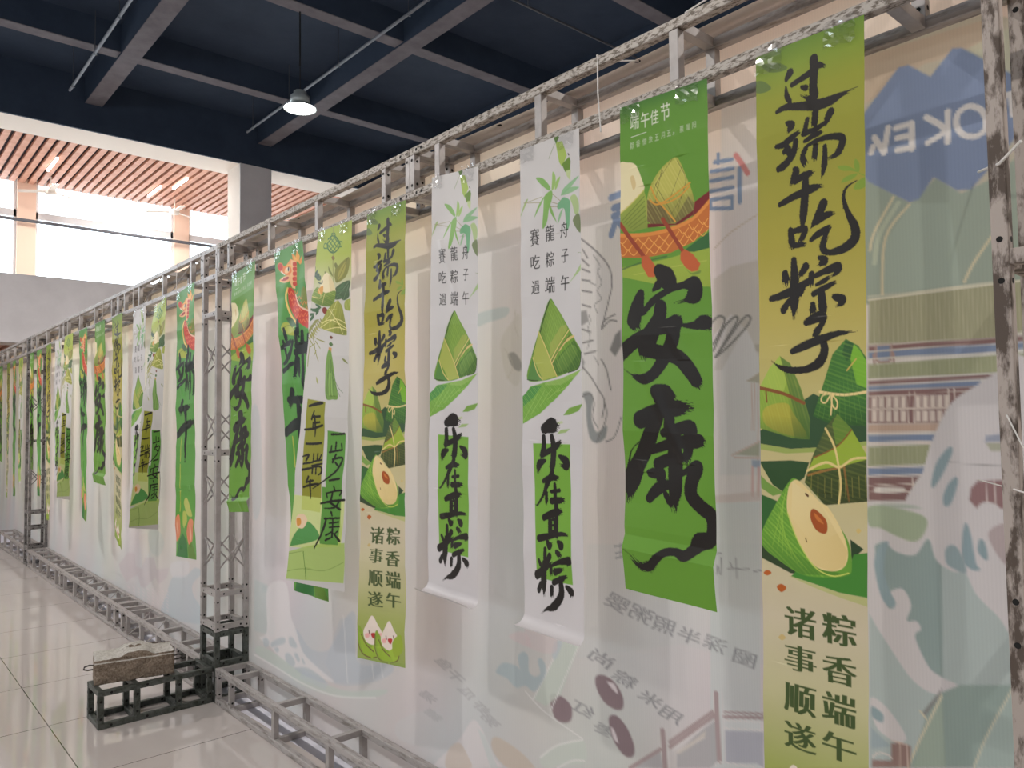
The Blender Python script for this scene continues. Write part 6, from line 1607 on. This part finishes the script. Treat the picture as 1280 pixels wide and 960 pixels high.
def banner(kind, TL, TR, BL, BR, label, du, dv, seed, fold=0, curl=0, bow=0, wr=1.0, sag=0, yel=0):
    Hm, ops, stops = KIND[kind]; us = np.linspace(0, 300, max(8, int(300/du))); vs = np.linspace(0, Hm+curl, int((Hm+curl)/dv))
    U, V = np.meshgrid(us, vs); pr = Print(us, vs, ramp(V, stops)); pr.run(ops)
    rs = np.random.RandomState(seed); a, b = (U/300)[..., None], (V/Hm)[..., None]
    TL, TR, BL, BR = map(np.array, (TL, TR, BL, BR)); P = TL*(1-a)*(1-b)+TR*a*(1-b)+BL*(1-a)*b+BR*a*b
    a, b = a[..., 0], b[..., 0]; free = np.clip((V-50)/150, 0, 1)
    cp = 250+30*rs.rand(); ph = rs.rand()*cp; tri = np.abs(((V+ph) % cp)/cp-.5)
    x = -.010*wr*(.25-np.minimum(tri, .25)) * free*1.6 - bow*np.sin(np.pi*np.clip(b, 0, 1))*free
    x -= .0035*wr*free*np.sin(a*5+rs.rand()*6+b*7)*np.sin(b*9+rs.rand()*6) + .002*wr*free*np.sin(a*14*(rs.rand()-.2)+b*31)
    d = np.abs(a-.2-.5*((V/Hm*5+rs.rand()) % 1)); x -= .004*wr*free*np.exp(-(d/.06)**2)*(np.sin(V*.008+rs.rand()*6) > 0)
    if fold: k = np.clip((V-(Hm-fold))/fold, 0, 1); x -= .045*np.minimum(k, .25)*4*.5 - .02*k
    P[..., 0] += x; P[..., 2] -= sag*np.sin(np.pi*a)*free
    if curl:
        r = .03; s = np.clip((V-(Hm-25))/1000, 0, None); th = s/r
        P[..., 2] += s - r*np.sin(th); P[..., 0] -= r*(1-np.cos(th))
        P[..., 1] += (.5-a)*.012*np.minimum(th, 1.5)
    o = tag(sheet('hanging_banner', P, pr.c, vinyl), label, 'banner', 'dragon boat festival banners on the truss')
    near = TL[1] < 6.7
    if near:
        for t in (.14, .8):
            mb = MB(); c = TL*(1-t)+TR*t; n = 7; e = (TR-TL)/np.linalg.norm(TR-TL)
            for j in range(n):
                for i in range(n):
                    q = c+e*((i/(n-1)-.5)*.07); v = j/(n-1)
                    mb.v.append((q[0]-.0035-.0022*rs.rand()-(.004 if j > 3 else 0)*.5, q[1]+.004*rs.rand(), q[2]+.012-.06*v+.01*(rs.rand()-.5)*(j in (0, n-1))))
            for j in range(n-1):
                for i in range(n-1): k = j*n+i; mb.f.append((k, k+n, k+n+1, k+1)); mb.mi.append(0)
            mb.build('tape', tapem, o)
    return o
banner('T1', (1.648,.965,2.472), (1.648,.704,2.47), (1.65,1.001,.63), (1.65,.759,.63), 'nearest banner, tall yellow one at right with black brush writing and rice dumplings', 1.5, 1.5, 1, wr=.5)
banner('T2', (1.648,1.395,2.486), (1.648,1.104,2.47), (1.648,1.407,1.134), (1.648,1.114,1.12), 'green banner with two big brush characters and an orange boat, second from the right', 1.7, 1.7, 2, fold=150, wr=.9)
banner('T3', (1.648,1.821,2.483), (1.648,1.555,2.477), (1.648,1.833,.965), (1.648,1.572,.955), 'nearer white banner with bamboo and a green rice dumpling, beside the green boat banner', 1.7, 1.7, 3, curl=28, wr=.6)
banner('T3', (1.648,2.315,2.517), (1.648,2.038,2.487), (1.648,2.362,.99), (1.648,2.069,.975), 'white bamboo banner whose lower end rolls up, right of a yellow banner', 2, 2, 4, curl=52, wr=.7)
banner('T1', (1.648,2.785,2.478), (1.648,2.494,2.473), (1.62,2.829,.639), (1.648,2.516,.662), 'whole yellow banner ending in two smiling rice dumplings, left of the white banners', 2.2, 2.2, 5, wr=.8)
banner('T4', (1.648,3.223,2.489), (1.648,2.912,2.481), (1.51,3.268,.906), (1.648,2.991,.875), 'white banner with a green knot and tassel, slanting outward over a dragon banner', 2.2, 2.2, 6, wr=.8)
banner('T5', (1.648,3.702,2.472), (1.648,3.386,2.483), (1.66,3.496,.802), (1.70,3.219,.788), 'green dragon banner half hidden behind the slanting knot and tassel banner', 3, 3, 7)
banner('T2', (1.648,4.264,2.443), (1.648,3.942,2.48), (1.65,4.289,1.114), (1.66,4.035,1.134), 'green boat banner hanging against the middle truss tower', 3, 3, 8, fold=80)
banner('T5', (1.648,5.21,2.465), (1.648,4.877,2.501), (1.64,5.16,.765), (1.645,4.807,.784), 'dragon banner with lotus flowers, first to the left of the middle tower', 3, 3, 9)
banner('T4', (1.648,5.687,2.432), (1.648,5.424,2.483), (1.42,5.415,.942), (1.648,5.552,.895), 'knot and tassel banner twisted outward, second to the left of the middle tower', 3, 3, 10)
banner('T3', (1.648,6.198,2.464), (1.648,5.896,2.475), (1.62,6.14,.98), (1.66,5.95,.975), 'white bamboo banner mostly behind a twisted knot and tassel banner', 4, 3.5, 11)
banner('T1', (1.648,6.81,2.483), (1.648,6.505,2.5), (1.66,6.709,.731), (1.655,6.478,.645), 'narrow looking yellow banner with a pointed end, third clear one left of the middle tower', 5, 3.5, 12)
banner('T2', (1.648,7.358,2.494), (1.648,7.037,2.501), (1.64,7.306,1.133), (1.64,6.912,1.121), 'green boat banner far along, between a yellow and a dragon banner', 5, 3.5, 13, fold=90)
banner('T5', (1.648,7.951,2.489), (1.648,7.645,2.496), (1.65,7.767,.802), (1.66,7.632,.756), 'thin looking green dragon banner far along, left of a green boat banner', 6, 4, 14)
banner('T4', (1.648,8.557,2.493), (1.648,8.2,2.501), (1.50,8.05,.96), (1.648,8.243,.913), 'far knot and tassel banner with bright green lower end', 6, 4, 15)
banner('T3', (1.648,9.005,2.485), (1.648,8.702,2.49), (1.64,8.933,1.068), (1.66,8.739,1.077), 'far white banner just right of the dark tower', 7, 4, 16)
banner('T1', (1.648,9.453,2.481), (1.648,9.204,2.485), (1.66,9.372,.625), (1.66,9.209,.64), 'far yellow banner beside the right post of the dark tower', 7, 4, 17)
banner('T5', (1.648,9.986,2.462), (1.648,9.712,2.467), (1.66,9.894,.85), (1.66,9.714,.85), 'orange and green dragon banner seen through the dark tower', 8, 5, 18)
banner('T2', (1.648,10.40,2.468), (1.648,10.16,2.468), (1.6,9.95,1.159), (1.648,10.087,1.117), 'green banner hanging inside the outline of the dark tower', 8, 5, 19)
banner('T4', (1.648,11.113,2.45), (1.648,10.838,2.46), (1.65,11.041,.93), (1.65,10.877,.93), 'yellow green banner just left of the dark tower', 9, 5, 20)
banner('T5', (1.648,11.58,2.452), (1.648,11.343,2.456), (1.65,11.42,.746), (1.65,11.246,.757), 'second banner left of the dark tower, orange at the top', 9, 5, 21)
banner('T1', (1.648,12.018,2.45), (1.648,11.765,2.454), (1.65,11.914,.7), (1.65,11.789,.7), 'third banner left of the dark tower, olive and thin', 9, 5, 22)
banner('T2', (1.648,12.768,2.443), (1.648,12.384,2.452), (1.62,12.395,1.171), (1.64,12.235,1.143), 'farthest banner, green and orange at the left picture edge', 9, 5, 23)

# ================================================================== LAMPS, CONDUITS, FANS
def lamp(x, y, label, z=5.89, ztop=7.19):
    t = thing('pendant_lamp', label, 'ceiling lamp', (x, y, z), 'pendant lamps of the hall')
    MB().lathe([(.02, .21), (.075, .2), (.085, .19), (.09, .14), (.125, .13), (.128, .03), (.10, .025), (.05, .02)], (x, y, z), 32).build('housing', M['lamp'], t, 0, True)
    MB().lathe([(.06, .03), (.14, .01), (.215, -.035), (.22, -.045), (.213, -.042), (.138, .002), (.06, .02)], (x, y, z), 40).build('reflector', M['lamp'], t, 0, True)
    MB().lathe([(.001, -.052), (.1, -.05), (.205, -.04), (.205, -.036), (.06, .012)], (x, y, z), 40).build('diffuser', M['lampglow'], t, 0, True)
    MB().tube([(x, y, z+.2), (x, y, z+.55)], .006, 8).tube([(x, y, z+.55), (x, y, ztop)], .012, 8).build('cable', M['cable'], t)
    l = bpy.data.lights.new('bulb', 'AREA'); l.shape = 'DISK'; l.size = .12; l.energy = 240 if y > 9 else LAMP_BACK if x > 2 else LAMP_W; l.color = (1, .95, .9); l.spread = math.radians(175)
    o = bpy.data.objects.new('bulb', l); COL.objects.link(o); o.parent = t; o.location = (0, 0, -.06)
    return t
lamp(4.57, 9.46, 'round white pendant lamp glowing under the dark ceiling')
for x, y in ((-1.5, -2.5), (-1.5, 3.5), (4.57, -2.5), (4.57, 3.5), (-1.5, 9.46)):
    lamp(x, y, 'pendant lamp on the %s, out of the picture' % {(-1.5,-2.5): 'hall side behind the photographer', (-1.5,3.5): 'hall side nearest the concrete block', (4.57,-2.5): 'fabric side behind the photographer', (4.57,3.5): 'fabric side above the white banners', (-1.5,9.46): 'hall side by the far tower'}[(x, y)])
def conduit(x, y0, y1, z, label, drops):
    t = thing('ceiling_conduit', label, 'conduit', (x, y0, z), 'thin conduits under the ceiling')
    MB().tube([(x, y0, z), (x, y1, z)], .022, 10).build('pipe', M['pipe'], t, 0, True)
    for y in drops: MB().tube([(x, y, z+.02), (x, y, 7.66)], .006, 6).box(x-.03, x+.03, y-.012, y+.012, z-.026, z-.02).build('hanger', M['rod'], t)
conduit(2.66, 2, 13.72, 7.02, 'thin ceiling conduit at the upper left, above the grey parapet', [3.6, 5.4, 7.2, 9, 10.8, 12.1, 13.5])
conduit(5.55, 2, 13.66, 7.02, 'thin ceiling conduit running behind the glowing pendant lamp', [3.6, 5.4, 7.2, 8.3, 10.2, 11.9, 13.4])
t = thing('ceiling_conduit', 'thin conduit crossing the dark ceiling above the nearer banners', 'conduit', (5, 7.1, 6.98), 'thin conduits under the ceiling')
MB().tube([(-1, 7.1, 6.98), (8.8, 7.1, 6.98)], .015, 8).build('pipe', M['pipe'], t, 0, True)
for x in (1, 3.5, 6.6): MB().tube([(x, 7.1, 7.0), (x, 7.1, 7.66)], .006, 6).build('hanger', M['rod'], t)
for k, (x, y, s) in enumerate(((3.0, 16.9, 'left'), (5.3, 16.6, 'middle'), (5.05, 17.5, 'right'))):
    o = box(x-.02, x+.02, y-.45, y+.45, 6.70, 6.745).build('tube_light', M['tube']); l = bpy.data.lights.new('tube_glow', 'AREA'); l.shape = 'RECTANGLE'; l.size = .04; l.size_y = .9; l.energy = 45; l.color = (1, .96, .9); lo = bpy.data.objects.new('tube_glow', l); COL.objects.link(lo); lo.parent = o; lo.location = (x, y, 6.69); tag(o, ('slim white tube under the wood slats toward the left picture edge', 'slim white tube under the wood slats nearest the column', 'slim white tube under the slats toward the bright windows')[k], 'tube light', 'tube lights under the slats')
def fan(x, y, label):
    t = thing('ceiling_fan', label, 'ceiling fan', (x, y, 6.45), 'ceiling fans under the slats')
    MB().tube([(x, y, 6.5), (x, y, 6.76)], .015, 8).build('rod', M['cream'], t); MB().lathe([(.001, .05), (.09, .045), (.11, 0), (.09, -.05), (.001, -.06)], (x, y, 6.45), 20).build('motor', M['cream'], t, 0, True)
    for k in range(3):
        a = k*2.094+.5; c, s = math.cos(a), math.sin(a); mb = MB().box(.1, .62, -.06, .06, -.006, .006); mb.v = [(x+px*c-py*s, y+px*s+py*c, 6.45+pz+py*.15) for px, py, pz in mb.v]; mb.build('blade', M['cream'], t)
fan(3.15, 17.9, 'white ceiling fan against the far windows toward the left edge'); fan(5.6, 17.9, 'white ceiling fan against the far windows beside the column')
bpy.context.view_layer.update()
